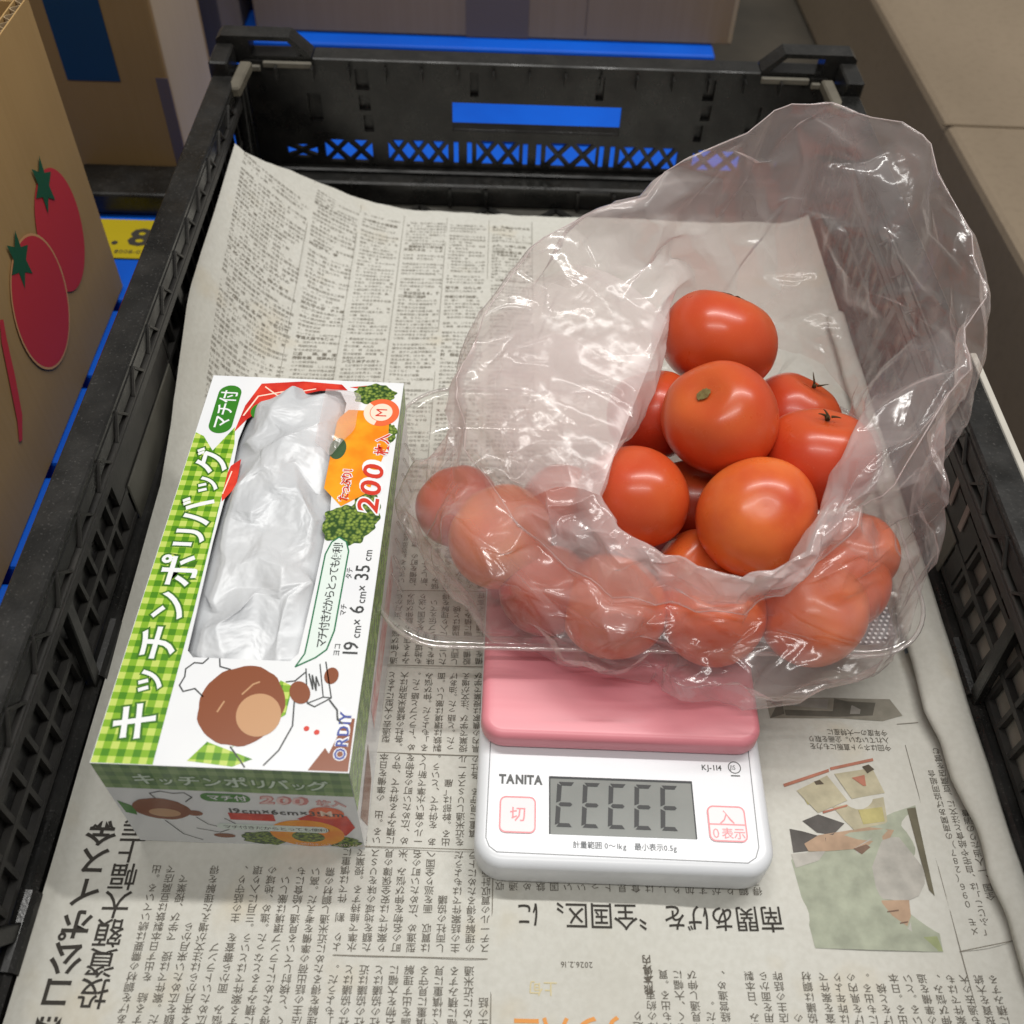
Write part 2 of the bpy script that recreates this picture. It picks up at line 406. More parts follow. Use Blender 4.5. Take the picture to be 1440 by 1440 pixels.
p = Print(); p.poly([(52, 66), (46, 58), (38, 40), (30, 22), (24, 14), (27, 12.5), (36, 21), (44, 38), (51, 56), (55, 64)]); p.build('stripe_print', RED, tb, mp2(.0003))
def calyx_print(cx, cy, s):
    pts = []
    for k in range(12):
        a = math.pi*2*k/12; r = s*(1.0 if k % 2 == 0 else .5); pts.append((cx+r*math.cos(a), cy+r*1.2*math.sin(a)))
    return pts
p = Print(); p.poly(calyx_print(136, 83, 12));  p.poly(calyx_print(88, 73, 12)); 
p.build('calyx_print', flat('print_green', (38, 92, 62), .7, .25), tb, mp2(.0006))

r2, hx, hy, h2 = carton('cardboard_box', 'brown cardboard box with dark blue tape behind the tomato box', -.56, -.231, .30, .40, -.0195, .24, KRAFT2, PALEB)  # light on the right side is put into its paler board colour
m = MB(); m.box(.102, .135, -hy-.0006, -hy-.0002, .072, h2); m.build('blue_tape', flat('navy_tape', (16, 58, 92), .5, .4), r2)
m = MB(); m.box(hx-.007, hx+.0006, -hy-.0008, -hy-.0003, 0, .075); m.build('lavender_tape', flat('lavender_tape', (92, 82, 86), .5, .4), r2)
carton('cardboard_box', 'dark grey brown cardboard box at the back left, partly hidden by its taped neighbour', -.60, -.237, .47, .62, -.0195, .2, GREYB)
r4, hx, hy, h4 = carton('cardboard_box', 'wide brown cardboard box lying across the back behind the crate', -.226, .170, .53, .80, -.0195, .16, cardboard('brown_board', (160, 136, 106), (155, 131, 101)), PALEB)
m = MB(); m.box(.028-.052, .028+.0, -hy-.0006, -hy-.0002, 0, h4); m.build('lavender_tape', flat('mauve_tape', (120, 103, 84), .5, .4), r4)
m = MB(); m.box(hx-.0035, hx-.0002, -hy-.0007, -hy-.0002, .002, h4); m.build('corner_edge', PALEB, r4)
m = MB(); m.box(.075, .0756, -hy-.0005, -hy-.0002, .004, h4); m.build('crease', GREYB, r4)

# yellow tag
yt = empty('yellow_tag', (-.26, .236, -.0200)); tag(yt, 'yellow tag with a black 8 on the blue pallet between the boxes', 'tag')
m = MB(); m.box(-.022, .03, -.0205, .0205, 0, .0008); m.build('tag_card', flat('tag_yellow', (184, 164, 20), .6, .3), yt)
p = Print(); p.text('8', (1.5, -7), 25, off=.03, sx=1.2); p.ell(-6, -5, 2, 2); p.build('lettering', INK_DARK, yt, plane_map((0, 0, .0008), (1, 0, 0), (0, 1, 0), (0, 0, 1), .0002))
p = Print(); p.text('8008-0208', (-4, -16), 5.5); p.build('small_print', INK_DARK, yt, plane_map((0, 0, .0008), (1, 0, 0), (0, 1, 0), (0, 0, 1), .0002))
# black bar box behind the tag
dk = MB(); dk.box(-.30, -.236, .262, .298, -.0195, -.004); tag(dk.build('black_tray', BLACK, bevel=.002), 'low black plastic tray between the brown box and the yellow tag', 'tray')
# pale board along the right of the crate
bd = MB(); bd.box(.1890, .1920, -.30, .03, -.165, .0815); tag(bd.build('pale_board', varied('pale_board_face', (196, 192, 182), (182, 177, 168), 30, .7, .3), bevel=.0006), 'thin off white board standing against the outside right of the crate', 'board')

# ================================================================== CRATE
cr = empty('folding_crate', (0, 0, -.0195)); tag(cr, 'black plastic folding crate with lattice sides lined with newspaper', 'crate')
OZ = Matrix.Translation((0, 0, .0195))
def cpart(mb, name, mat=BLACK, bevel=.0005, parent=cr):
    o = mb.build(name, mat, None, bevel=bevel, seg=1); o.data.transform(OZ); o.parent = parent; return o
YB, YF, HR = .2745, -.270, .083
def lattice_holes(xa, xb, za, zb, n, t=1.3):
    H = []; w = (xb-xa)/n; zc = (za+zb)/2; s = 1.25*t
    for i in range(n):
        a = xa+w*i; b = a+w; c = (a+b)/2
        H.append([(a+s*1.2, zb), (c, zc+s), (b-s*1.2, zb)][::-1]); H.append([(a+s*1.2, za), (b-s*1.2, za), (c, zc-s)][::-1])
        if i: H.append([(a-w/2+s, zc), (a, zb-s), (a+w/2-s, zc), (a, za+s)])
    H.append([(xa, za+s), (xa+w/2-s, zc), (xa, zb-s)]); H.append([(xb, za+s), (xb, zb-s), (xb-w/2+s, zc)])
    return H
def end_wall(yy, nm):
    H = [[(-51, 40), (53, 40), (53, 59), (-51, 59)]]
    for xa, xb, n, za, zb in ((-156, -137, 1, 19, 28), (-132, -102, 2, 17, 32), (-92, -54, 3, 17, 33), (-36, -9, 2, 17, 34), (8, 40, 2, 17, 34), (55, 92, 3, 17, 33), (102, 132, 2, 17, 32), (137, 156, 1, 19, 28)):
        H += lattice_holes(xa, xb, za, zb, n)
    for a in (-50.5, -42, -6.5, 2, 42, 49): H.append([(a, 17), (a+3, 17), (a+3, 33), (a, 33)])
    for a, b, c, d in ((-109, -101, 65, 78), (-108, -101, 52, 62), (-106, -100, 38, 49), (-139, -131, 44, 62), (-40, -35, 63, 78), (36, 41, 63, 78), (101, 108, 65, 78), (102, 108, 52, 62), (100, 105, 38, 49), (131, 139, 44, 62)):
        H.append([(a, c), (b, c), (b, d), (a, d)])
    v, f = plate([(-174, 0), (174, 0), (174, 81), (-174, 81)], H, 3.)
    m = MB(); m.add([(x*.001, yy+z*.001+.0015, y_*.001) for x, y_, z in v], [q[::-1] for q in f]); w = cpart(m, nm, bevel=0)
    # closing skin behind the small slots, ribs under the rim, lips of the hand hole
    m = MB()
    for a, b, c, d in ((-170, -58, 35.5, 80.5), (60, 170, 35.5, 80.5), (-57.9, 59.9, 62, 80.5)): m.box(a*.001, b*.001, yy+.0038, yy+.005, c*.001, d*.001)
    cpart(m, 'slot_backing')
    m = MB(); m.box(-.053, .055, yy+.0032, yy+.012, .0365, .0398); m.box(-.053, .055, yy+.0032, yy+.012, .0592, .0615); cpart(m, 'handle_lip')
    for x in np.arange(-.155, .156, .0215):
        m = MB(); m.box(x-.0006, x+.0006, yy-.006, yy-.0002, .0725, .0798); cpart(m, 'rim_rib', bevel=0)
    m = MB(); m.box(-.176, .176, yy-.0165, yy-.0002, -.003, .0125); m.box(-.176, .176, yy-.006, yy-.0002, .0127, .0150); cpart(m, 'base_rail', bevel=.0015)
    for x in (-.0535, -.0305, .0285, .0515):
        m = MB(); m.box(x, x+.002, yy-.019, yy-.0166, -.002, .0095); cpart(m, 'rail_lug', bevel=0)
    for x in (-.042, .040):
        m = MB(); m.box(x-.0095, x+.0095, yy-.0195, yy-.0167, .0097, .0112); cpart(m, 'rail_catch', bevel=0)
    return w
end_wall(YB, 'back_wall')
m = MB(); m.box(-.174, .174, YF, YF+.003, 0, .081); cpart(m, 'front_wall')
nx = (1, 0, 0)
for sg in (-1, 1):
    def sb(m, a, b, *r): xa, xb = sorted((sg*a, sg*b)); m.box(xa, xb, *r)
    m = MB(); sb(m, .1745, .1880, -.270, .252, HR-.003, HR); cpart(m, 'side_rim', bevel=.0008)
    m = MB(); sb(m, .1862, .1880, -.270, .262, .060, HR-.0032); cpart(m, 'rim_skirt')
    m = MB(); sb(m, .1745, .1757, -.270, .252, HR-.0105, HR-.0032); cpart(m, 'rim_lip')
    m = MB(); sb(m, .1735, .1845, -.270, .252, HR-.0145, HR-.0125); sb(m, .1735, .1747, -.270, .252, HR-.0195, HR-.0147); cpart(m, 'rim_ledge', DUSTY)
    for y in np.arange(-.262, .248, .027):
        m = MB(); sb(m, .1760, .1860, y-.0006, y+.0006, HR-.0123, HR-.0034)
        for dy in (.004, -.004): m.bar((sg*.1742, y+dy*2, HR-.0126), (sg*.1742, y, HR-.0034), nx, .0011, .0014)
        cpart(m, 'rim_rib', DUSTY, bevel=0)
    m = MB(); X = sg*.1835
    solid = (-.030, .064) if sg < 0 else (-.050, .062)
    for z in (.0150, .0315, .0480, .0640): m.bar((X, -.270, z), (X, .268, z), nx, .0028 if z < .063 else .004, .003)
    for y in np.arange(-.264, .265, .0132):
        if solid[0] < y < solid[1]: continue
        m.bar((X, y, .0150), (X, y, .0640), nx, .0022, .0026)
    m.box(X-.0012, X+.0012, solid[0], solid[1], .0340, .0640); m.box(X-.0012, X+.0012, solid[0], solid[0]+.010, .0150, .0340)
    cpart(m, 'side_lattice', DUSTY, bevel=0)
    for y0, y1 in ((.100, .090), (-.104, -.096), (.21, .20), (-.20, -.225)):
        m = MB(); m.bar((sg*.1800, y0, .008), (sg*.1800, y1, .062), nx, .0060, .0040); cpart(m, 'fold_strut')
    if sg > 0:
        for dy in (0, .013):
            m = MB(); m.bar((sg*.1817, -.0215-dy*1.15, .0388), (sg*.1817, -.0180-dy*1.2, .0560), nx, .0034, .0006)
            cpart(m, 'slot_face', varied('slot_light', (150, 138, 132), (138, 128, 122), 40, .6), bevel=0)
        m = MB(); m.box(.1856, .1861, -.270, .262, .012, .0598); cpart(m, 'added_backing', varied('lit_backing', (168, 163, 152), (130, 126, 118), 25, .7, .3), bevel=0)  # added pale sheet, standing in for the lit board behind the lattice
    else:                                                # dark sheet added for the shade beyond the left lattice
        m = MB(); m.box(-.1861, -.1851, -.270, .262, .012, .0598); cpart(m, 'added_backing', bevel=0)
    m = MB(); sb(m, .1812, .1822, solid[0]+.011, solid[1]-.002, .0005, .0335)
    cpart(m, 'side_panel', varied('dusty_panel', (104, 102, 94), (84, 82, 74), 40, .6, .3))
    m = MB(); sb(m, .1772, .1850, -.270, .268, -.003, .0115); cpart(m, 'base_rail', bevel=.002)
    for ya, yb in ((-.102, -.075), (.10, .128), (-.215, -.188)):
        m = MB(); m.tube([(sg*.1800, ya, .0090), (sg*.1800, yb, .0090)], .0045, 12); cpart(m, 'hinge_knuckle', bevel=0)
    m = MB(); sb(m, .1741, .1862, .2690, .2775, 0, .0775); cpart(m, 'corner_fill')
    m = MB(); m.bar((sg*.1735, .246, .012), (sg*.1755, .262, .080), nx, .006, .004); cpart(m, 'corner_post')
    m = MB(); m.bar((sg*.1740, .240, .0790), (sg*.1700, .264, .0835), nx, .0065, .007); cpart(m, 'corner_latch', varied('grey_latch', (104, 99, 87), (88, 83, 73), 80, .6, .3), bevel=.001)
    out = [(-189, 78), (-134, 80), (-134, 83.5), (-146, 94.5), (-186, 94.5), (-189, 92)]; hole = [(-170, 83), (-170, 92), (-147.5, 92), (-138.5, 83.3)]
    v, f = plate(out, [hole], 13.)
    m = MB(); m.add([(-sg*x*.001, .2830+z*.001, y_*.001) for x, y_, z in v], f); cpart(m, 'corner_cap', bevel=0)
    m = MB(); sb(m, .1785, .1892, .2525, .2760, .078, .0905); cpart(m, 'corner_block', bevel=.001)
    GB = varied('grey_bar', (112, 108, 97), (94, 90, 81), 80, .55, .35)
    m = MB(); sb(m, .134, .163, .2730, .2756, .0775, .0812); cpart(m, 'grey_bar', GB, bevel=.0006)
    m = MB(); sb(m, .1645, .170, .2722, .2746, .0755, .0790); cpart(m, 'grey_bar', GB, bevel=.0006)
m = MB(); m.box(-.1338, .1338, .2745, .2890, .0802, .0838); cpart(m, 'back_rim', bevel=.0008)
m = MB(); m.box(-.189, .189, -.284, -.2705, .0800, .0830); cpart(m, 'front_rim', bevel=.0008)
CF = varied('dusty_crate_floor', (74, 72, 66), (56, 54, 50), 50, .7, .3)
m = MB(); m.box(-.1835, .1835, YF+.0035, .2740, -.0060, -.0032); cpart(m, 'crate_floor', CF, bevel=0)
for x in np.arange(-.16, .17, .044):
    for d in (-1, 1):
        m = MB(); m.bar((x, .2560, -.0024), (x+d*.018, .2400, -.0024), (0, 0, 1), .004, .0014); cpart(m, 'floor_rib', BLACK, bevel=0)

# ================================================================== NEWSPAPER
def nz(x, y):
    w = np.interp(y, [-.26, -.15, 0, .03, .06, .09, .126, .17, .214], [.0065, .0065, .009, .016, .026, .038, .056, .082, .108])
    A = np.interp(y, [-.26, -.15, 0, .03, .06, .09, .126, .17, .214], [.007, .008, .013, .022, .034, .045, .053, .060, .067])
    t = np.clip((-.176+w-x)/w, 0, 1.2); z = A*t**2
    t = np.clip((x-.156)/.016, 0, 1.3); z = z+.005*t**2
    z = z+.0007*np.sin(x*55+1.3*np.sin(y*21))*np.sin(y*34+.6)*np.clip(1-t, 0, 1)+.0007
    return z+.0010*np.exp(-np.abs(x+.0185+.002*np.sin(y*40))/.005)*np.clip(1-t, 0, 1)+.0009*np.exp(-np.abs(y-.045-.02*x)/.006)
XL, XR = -.1760, .1755
def yback(x): return np.interp(x, [-.167, -.158, -.146, -.125, -.09, -.03, .03, .17], [.214, .221, .232, .242, .2465, .2450, .2440, .2440])
np_root = empty('newspaper', (0, 0, .0002)); tag(np_root, 'spread newspaper lining the crate floor, curled up at the back left corner', 'newspaper')
NX, NY = 150, 200
vs = []
for j in range(NY+1):
    for i in range(NX+1):
        x = XL+(XR-XL)*i/NX; y0_ = -.258+.47*j/NY; xl_ = float(np.interp(y0_, [.10, .21], [XL, -.1715])); x = xl_+(XR-xl_)*i/NX; yb = float(yback(x)) + .0007*noise.noise((x*90, 3, 0)) + .0005*noise.noise((x*300, 5, 0))
        y = -.258+(yb+.258)*j/NY; z = float(nz(x, y))+.0006*noise.noise((x*38, y*38, 0))*(1.5 if abs(x) < .15 else .3)
        vs.append((x, y, z))
m = MB(); m.add(vs, [(j*(NX+1)+i, j*(NX+1)+i+1, (j+1)*(NX+1)+i+1, (j+1)*(NX+1)+i) for j in range(NY) for i in range(NX)])
m.build('paper_sheet', PAPER, np_root, smooth=True)
def npmap(dz):
    def g(P, lv):
        x, y = P[:, 0], P[:, 1]; z = nz(x, y)
        nn = np.array([noise.noise((a*38, b*38, 0)) for a, b in zip(x, y)])*np.where(np.abs(x) < .15, .0009, .00018)
        return np.c_[x, y, z+nn+dz+lv]
    return g
MM = .001
# folded back edge on the right
inner = [at(px, py, .009) for px, py in ((1238, 700), (1250, 790), (1262, 870), (1283, 930), (1300, 1000), (1322, 1045), (1340, 1100), (1372, 1160), (1390, 1230), (1415, 1290), (1440, 1370), (1465, 1440))]
fy = np.array([p[1] for p in inner])[::-1]; fx = np.array([p[0] for p in inner])[::-1]
vs = []; N1, N2 = 120, 10
for j in range(N1+1):
    y = -.258+.40*j/N1; xi = float(np.interp(y, fy, fx))+.0008*noise.noise((y*70, 0, 0)); xo = .1762+.0006*noise.noise((y*25, 4, 0))
    for i in range(N2+1):
        s = i/N2; x = xi+(xo-xi)*s; z = .0095+.0035*math.sin(s*math.pi*.8)+.0012*noise.noise((x*120, y*30, 2)); 
        if i == 0: z -= .0012
        vs.append((x, y, z))
m = MB(); m.add(vs, [(j*(N2+1)+i, j*(N2+1)+i+1, (j+1)*(N2+1)+i+1, (j+1)*(N2+1)+i) for j in range(N1) for i in range(N2)])
o = m.build('folded_edge', PAPER, np_root, smooth=True); sm = o.modifiers.new('thick', 'SOLIDIFY'); sm.thickness = .0009

TXT = ('日本製鉄は米鉄鋼大手ＵＳスチールの買収を巡り、計画を巡り近米通し追加の投資を維持する。併せて、トランプ大統領の理解を得るために「約束した投資額を大幅に上積みする」'
       'と検討しているもようだ。買収計画に画した人の関心は高く、両社の協議は続いている。米政府は安全保障の面から審査を進め、結論を出す見通しとなった。'
       '過去の大型買収では前例がなく、市場関係者は慎重に見守る。日鉄の幹部は「雇用を守り、設備を新しくする」と語った。鋼材の需要は伸び悩み、各社の経営環境は厳しい。')
_fr = ['日本製鉄は', '米鉄鋼大手', 'ＵＳスチールの', '買収計画を巡り', '近米通し', '追加の投資を', '維持する。', '併せて、', 'トランプ', '大統領の', '理解を得るために', '約束した額を', '大幅に積みする', 'と検討している', 'もようだ。', '人の関心は高く、', '両社の協議は', '続いている。', '米政府は', '安全保障の', '面から審査を', '進め、', '結論を出す', '見通し', 'となった。', '過去の大型', '案件では', '前例がなく、', '市場関係者は', '慎重に見守る。', '幹部は「雇用を', '守り、設備を', '新しくする」', 'と語った。', '鋼材の需要は', '伸び悩み、', '各社の経営', '環境は厳しい。', '県内の農家は', '三月に入り', '出荷の準備を', '急いでいる。', '豆腐店では', '油あげを', '全国へ送り、', '注文が増えた', 'という。', '昨年より二割', '高い水準で', '店主の話', 'によると', '町の名物を', '広めたい', '考えだ。', '高校生も', '授業で学び、', '地域の味を', '伝えていく。', '来月からは', '給食にも出る。']
_rf = random.Random(99); TXT = ''.join(_rf.choice(_fr) for _ in range(700))
def body(P, x0, x1, y0, y1, px, py, size, gap=.06, start=0, sq=.92, skip=None, jit=True):
    k = start; rnd = random.Random(start+17)
    x = x0
    while x < x1:
        k = rnd.randrange(3000); y = y0; end = y1 - (rnd.random()*.45*(y1-y0) if rnd.random() < gap*2 else 0)
        while y < end - py*.5:
            ch = TXT[k % len(TXT)]; k += 1
            if not (skip and skip(x, y)) and not (rnd.random() < .02):
                v, f, a = glyph(ch, 0., 1)
                if len(v): P.raw(np.c_[x-(v[:, 0]-.5)*size, y+py*.5-(v[:, 1]-.38)*size*sq], f)
            y += py
        x += px
skip_box = lambda x, y: (-.146 < x < -.068 and -.160 < y < .012)
P = Print()
# long story columns at the lower left, then the tiers between the rules
body(P, -.1405, -.0765, -.2545, -.1735, .0053, .00335, .0037, start=0, gap=.03)
for r, (ya, yb) in enumerate(((-.2545, -.2065), (-.2035, -.1675), (-.1650, -.1295), (-.1270, -.0890), (-.0865, -.050), (-.0475, -.012))):
    xa = -.0715
    body(P, xa, -.0195 if r < 3 else -.0190, ya, yb, .0052, .00335, .0037, gap=.10, start=40*r+31)
body(P, .0330, .0960, -.2545, -.2062, .0050, .00335, .0036, start=300)
body(P, .0990, .1600, -.2545, -.2075, .0050, .00335, .0036, gap=.12, start=420)
body(P, -.0145, .0830, -.1815, -.172, .0050, .00335, .0036, start=77)
P.build('body_text', INK, np_root, npmap(.00025))
P = Print()                                          # small notices in rows over the back half
rnd = random.Random(5)
g0 = [-.1690, -.1335, -.1065, -.0800, -.0530, -.0265, .0005]
for gi, (xa, xb) in enumerate(zip(g0, g0[1:])):
    y = .010 if xa > -.15 else .03
    while y < .232 - (.018 if gi == 0 else 0):
        if rnd.random() < .05: y += .0022
        x = xa+.0018; end = xb-.0025-(rnd.random()*.012 if rnd.random() < .3 else 0); big = rnd.random() < .10
        s = .0027 if big else .0021
        while x < end:
            ch = TXT[rnd.randrange(len(TXT))]
            if rnd.random() < .93:
                v, f, a = glyph(ch, .02 if big else 0., 1)
                if len(v): P.raw(np.c_[x+v[:, 0]*s, y+v[:, 1]*s], f)
            x += s*.98
        y += .0031
P.build('notice_text', INK_SOFT, np_root, npmap(.00025))
P = Print()                                          # rules
for xx in g0[1:]: P.line([(xx-.0003, .004), (xx-.0003, .238)], .00025)
for yy in (-.205, -.1663, -.1281, -.0876, -.049): P.line([(-.0745 if yy > -.1 else (-.0475-.025), yy+.0004), (-.0185, yy-.0004)], .00035)
P.line([(-.0169, -.257), (-.0171, -.166)], .00035)
P.line([(.1505, -.257), (.1500, -.120)], .0003); P.line([(.150, -.2), (.1685, -.197)], .00035); P.line([(.149, -.1105), (.158, -.1095)], .0003)
P.build('rule_line', INK_SOFT, np_root, npmap(.00025))
P = Print()
# big headlines, set upside down
def head_v(x, y, s, body_, off=.025, sp=1.08): P.text(body_, (x, y), s, ang=math.pi, off=off, vertical=True, sp=sp, res=3)
head_v(-.1642, -.2355, .0114, '盤コ公ポイス金', .018, .995)
head_v(-.1520, -.2235, .0104, '投資額大幅上振', .006, .955)
x0 = at(1100, 1282)[0]
P.build('headline', INK_DARK, np_root, npmap(.0003)); P = Print()
P.text('南関あげを〝全国区〟に', (.0885, -.1862), .0098, ang=math.pi, off=.004, sx=.90, res=3)
P.build('headline', INK_DARK, np_root, npmap(.0003))
P = Print(); P.text('2026.2.16', (.0185, -.2055), .0028, ang=math.pi, sp=1.0, res=2); P.build('date_text', INK, np_root, npmap(.00025)); P = Print(); P.text('熊本県内', (.0375, -.2160), .0033, ang=math.pi, vertical=True, off=.02)
P.build('caption_text', INK, np_root, npmap(.00025)); P = Print()
for i, tline in enumerate(('今年度の一大特産に', '入れていない。企画を取り', '今回はネット直販にも力を')): P.text(tline, (.1440, -.1135-.0033*i), .0031, ang=math.pi, sx=.9)
P.build('caption_text', INK, np_root, npmap(.00025)); P = Print()
for i, tline in enumerate(('メモ　０９６（２８７）の南関あげ協同組合', '「ふじこ」は、自宅や給食と注文に、豆腐店を営む', '全国、一人当たりの消費')): 
    P.text(tline, (.1575+.0042*i, -.1945+.012*(i == 2)), .0031, ang=math.pi, vertical=True, sp=1.03)
P.build('caption_text', INK, np_root, npmap(.00025))
P = Print(); P.text('サンハニー', (.0300, -.2235), .0105, ang=math.pi, off=.02, sx=.95, res=3); P.build('orange_title', flat('print_orange_faded', (226, 158, 92), .9, .1), np_root, npmap(.00025))
P = Print(); P.text('上旬', (.0060, -.2125), .0050, ang=math.pi); P.build('faint_title', flat('print_yellow_faded', (214, 200, 156), .9, .1), np_root, npmap(.00024))
# colour picture of a person holding packs, printed upside down
def fp(px, py): return at(px, py)[:2]
def fpoly(lst, name, rgb, dz):
    P = Print()
    for pts in lst: P.poly([fp(*q) for q in pts])
    rgb = tuple(int(c*.66+q*.34) for c, q in zip(rgb, (176, 172, 160)))
    P.build(name, varied('ink_'+name+str(rgb[0])+str(rgb[1]), rgb, tuple(int(c*.86) for c in rgb), 150, .85, .15), np_root, npmap(dz))
fpoly([[(1112, 1210), (1145, 1335), (1325, 1340), (1285, 1135), (1255, 1145)]], 'picture_background', (178, 188, 165), .00022)
fpoly([[(1260, 1321), (1316, 1318), (1325, 1339), (1258, 1338)]], 'picture_leaf', (166, 180, 122), .00026)
fpoly([[(1273, 1140), (1285, 1138), (1312, 1262), (1304, 1254)], [(1247, 1316), (1252, 1316), (1258, 1338), (1251, 1338)]], 'picture_shadow', (92, 86, 66), .00027)
fpoly([[(1110, 1166), (1128, 1170), (1160, 1180), (1160, 1196), (1115, 1200)], [(1128, 1155), (1150, 1146), (1186, 1160), (1170, 1176), (1148, 1172)]], 'picture_apron', (66, 62, 64), .00027)
fpoly([[(1200, 1195), (1225, 1180), (1262, 1180), (1298, 1225), (1298, 1245), (1290, 1262), (1272, 1270), (1240, 1266), (1222, 1245), (1212, 1222)], [(1112, 1202), (1118, 1222), (1150, 1212), (1160, 1198)]], 'picture_shirt', (196, 192, 186), .00030)
fpoly([[(1130, 1188), (1150, 1176), (1220, 1166), (1255, 1170), (1248, 1184), (1206, 1196), (1160, 1199), (1136, 1199)], [(1238, 1268), (1276, 1268), (1279, 1290), (1274, 1305), (1256, 1308), (1243, 1298)]], 'picture_skin', (196, 156, 126), .00034)
fpoly([[(1240, 1297), (1258, 1309), (1276, 1306), (1279, 1298), (1281, 1312), (1274, 1320), (1250, 1322), (1243, 1310)]], 'picture_cap', (204, 203, 196), .00038)
fpoly([[(1246, 1283), (1262, 1281), (1262, 1283), (1246, 1285)], [(1245, 1297), (1255, 1299), (1255, 1301), (1245, 1299)], [(1264, 1299), (1275, 1297), (1275, 1299), (1264, 1301)], [(1198, 1196), (1216, 1190), (1222, 1194), (1210, 1204)]], 'picture_line', (110, 78, 62), .00042)
fpoly([[(1120, 1112), (1162, 1092), (1190, 1128), (1150, 1144)], [(1172, 1090), (1225, 1082), (1242, 1118), (1196, 1126)], [(1170, 1136), (1240, 1124), (1246, 1160), (1200, 1170), (1186, 1156)]], 'picture_pack', (206, 196, 160), .00026)
fpoly([[(1124, 1112), (1140, 1106), (1150, 1124), (1136, 1132)], [(1205, 1142), (1238, 1138), (1242, 1158), (1212, 1162)]], 'picture_pack_yellow', (202, 190, 112), .0003)
fpoly([[(1101, 1103), (1164, 1083), (1165, 1087), (1103, 1107)], [(1166, 1081), (1226, 1068), (1227, 1072), (1167, 1085)], [(1140, 1112), (1150, 1108), (1152, 1111), (1142, 1115)], [(1196, 1096), (1214, 1092), (1216, 1108), (1212, 1108)], [(1156, 1142), (1190, 1134), (1190, 1136), (1157, 1145)]], 'picture_red', (196, 108, 84), .00034)
fpoly([[(1211, 1080), (1220, 1077), (1228, 1084), (1218, 1090)], [(1144, 1100), (1152, 1098), (1160, 1106), (1152, 1114)]], 'picture_dark', (64, 52, 40), .00036)
fpoly([[(1076, 984), (1100, 983), (1172, 983), (1200, 984), (1250, 985), (1268, 1008), (1240, 1016), (1180, 1012), (1082, 1012)]], 'monochrome_picture', (142, 136, 124), .00022)
fpoly([[(1076, 984), (1098, 984), (1102, 1006), (1082, 1012), (1090, 996)], [(1102, 1000), (1170, 1002), (1172, 984), (1190, 988), (1230, 990), (1226, 1008), (1180, 1010), (1104, 1008)]], 'picture_dark_area', (76, 72, 66), .00026)
fpoly([[(1106, 984), (1164, 985), (1162, 999), (1104, 994)], [(1196, 994), (1210, 993), (1208, 1006), (1194, 1006)]], 'picture_light_area', (156, 152, 146), .0003)
fpoly([[(1258, 866), (1276, 862), (1284, 888), (1262, 900)]], 'green_print', (28, 104, 66), .00026)
fpoly([[(1266, 905), (1284, 900), (1288, 915), (1272, 922)]], 'blue_print', (120, 140, 160), .00026)

# ================================================================== BAG CARTON
BA = math.radians(-1.256); BW, BL, BH = 84., 184., 65.9
cb = empty('bag_dispenser_box', (-.1489, -.165, .0012), BA); tag(cb, 'white and green bag dispenser box with a window, left of the scale', 'box')
hz = BH-1.2
CARD = varied('coated_card', (238, 240, 242), (232, 234, 238), 30, .22, .5, .05, 60)
win = [(21.5, 43.5), (24, 40.8), (58, 40.8), (60.4, 44), (61.5, 71), (62.3, 108), (59.5, 139), (60.3, 156), (60.5, 170), (57, 177), (48, 180), (38, 179), (26, 172), (20, 162), (18.6, 146), (19.6, 129), (19.8, 92)]
v, f = plate([(0, 0), (BW, 0), (BW, BL), (0, BL)], [win], .5)
m = MB(); m.add([(x*MM, y_*MM, (hz-.25+z)*MM) for x, y_, z in v], f); m.build('top_panel', CARD, cb, bevel=.0002)
m = MB(); m.box(0, BW*MM, 0, .0005, 0, (hz-.5)*MM); m.build('end_panel', CARD, cb)
m = MB(); m.box(0, BW*MM, (BL-.5)*MM, BL*MM, 0, (hz-.5)*MM); m.build('end_panel', CARD, cb)
m = MB(); m.box(0, .0005, .0005, (BL-.5)*MM, 0, (hz-.5)*MM); m.build('side_panel', CARD, cb)
m = MB(); m.box((BW-.5)*MM, BW*MM, .0005, (BL-.5)*MM, 0, (hz-.5)*MM); m.build('side_panel', CARD, cb)
m = MB(); m.box(.0005, (BW-.5)*MM, .0005, (BL-.5)*MM, 0, .0005); m.build('base_panel', CARD, cb)
def mat_gingham(name, light, mid, dark, size):
    t = NT(name); sp = t.n('ShaderNodeSeparateXYZ'); t.l(t.coord('Object'), sp.inputs[0])
    def band(i):
        a = t.math('FRACT', t.math('MULTIPLY', sp.outputs[i], 1/size)); return t.math('GREATER_THAN', a, .5)
    a = band(0); b = t.math('MAXIMUM', band(1), 0.)
    zz = band(2)
    b = t.math('ABSOLUTE', t.math('SUBTRACT', b, zz)) if name.endswith('end') else b
    s = t.math('ADD', a, b)
    c = t.mixc(t.math('MINIMUM', s, 1.), lin(*light), lin(*mid)); c = t.mixc(t.math('GREATER_THAN', s, 1.5), c, lin(*dark))
    t.pbr(c, .24, .5); return t.m
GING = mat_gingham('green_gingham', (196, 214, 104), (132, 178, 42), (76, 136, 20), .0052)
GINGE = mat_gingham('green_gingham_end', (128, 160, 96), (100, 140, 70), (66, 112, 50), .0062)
top = lambda dz: plane_map((0, 0, hz*MM), (1, 0, 0), (0, 1, 0), (0, 0, 1), dz*MM)
C_DG = flat('print_dark_green', (62, 112, 22), .25, .5); C_W = flat('print_white', (240, 242, 244), .22, .5); C_G = flat('print_leaf_green', (52, 128, 30), .25, .5)
C_R = flat('print_red', (212, 60, 42), .25, .5); C_OR = flat('print_orange', (238, 108, 62), .25, .5); C_Y = flat('print_amber', (246, 156, 26), .25, .5)
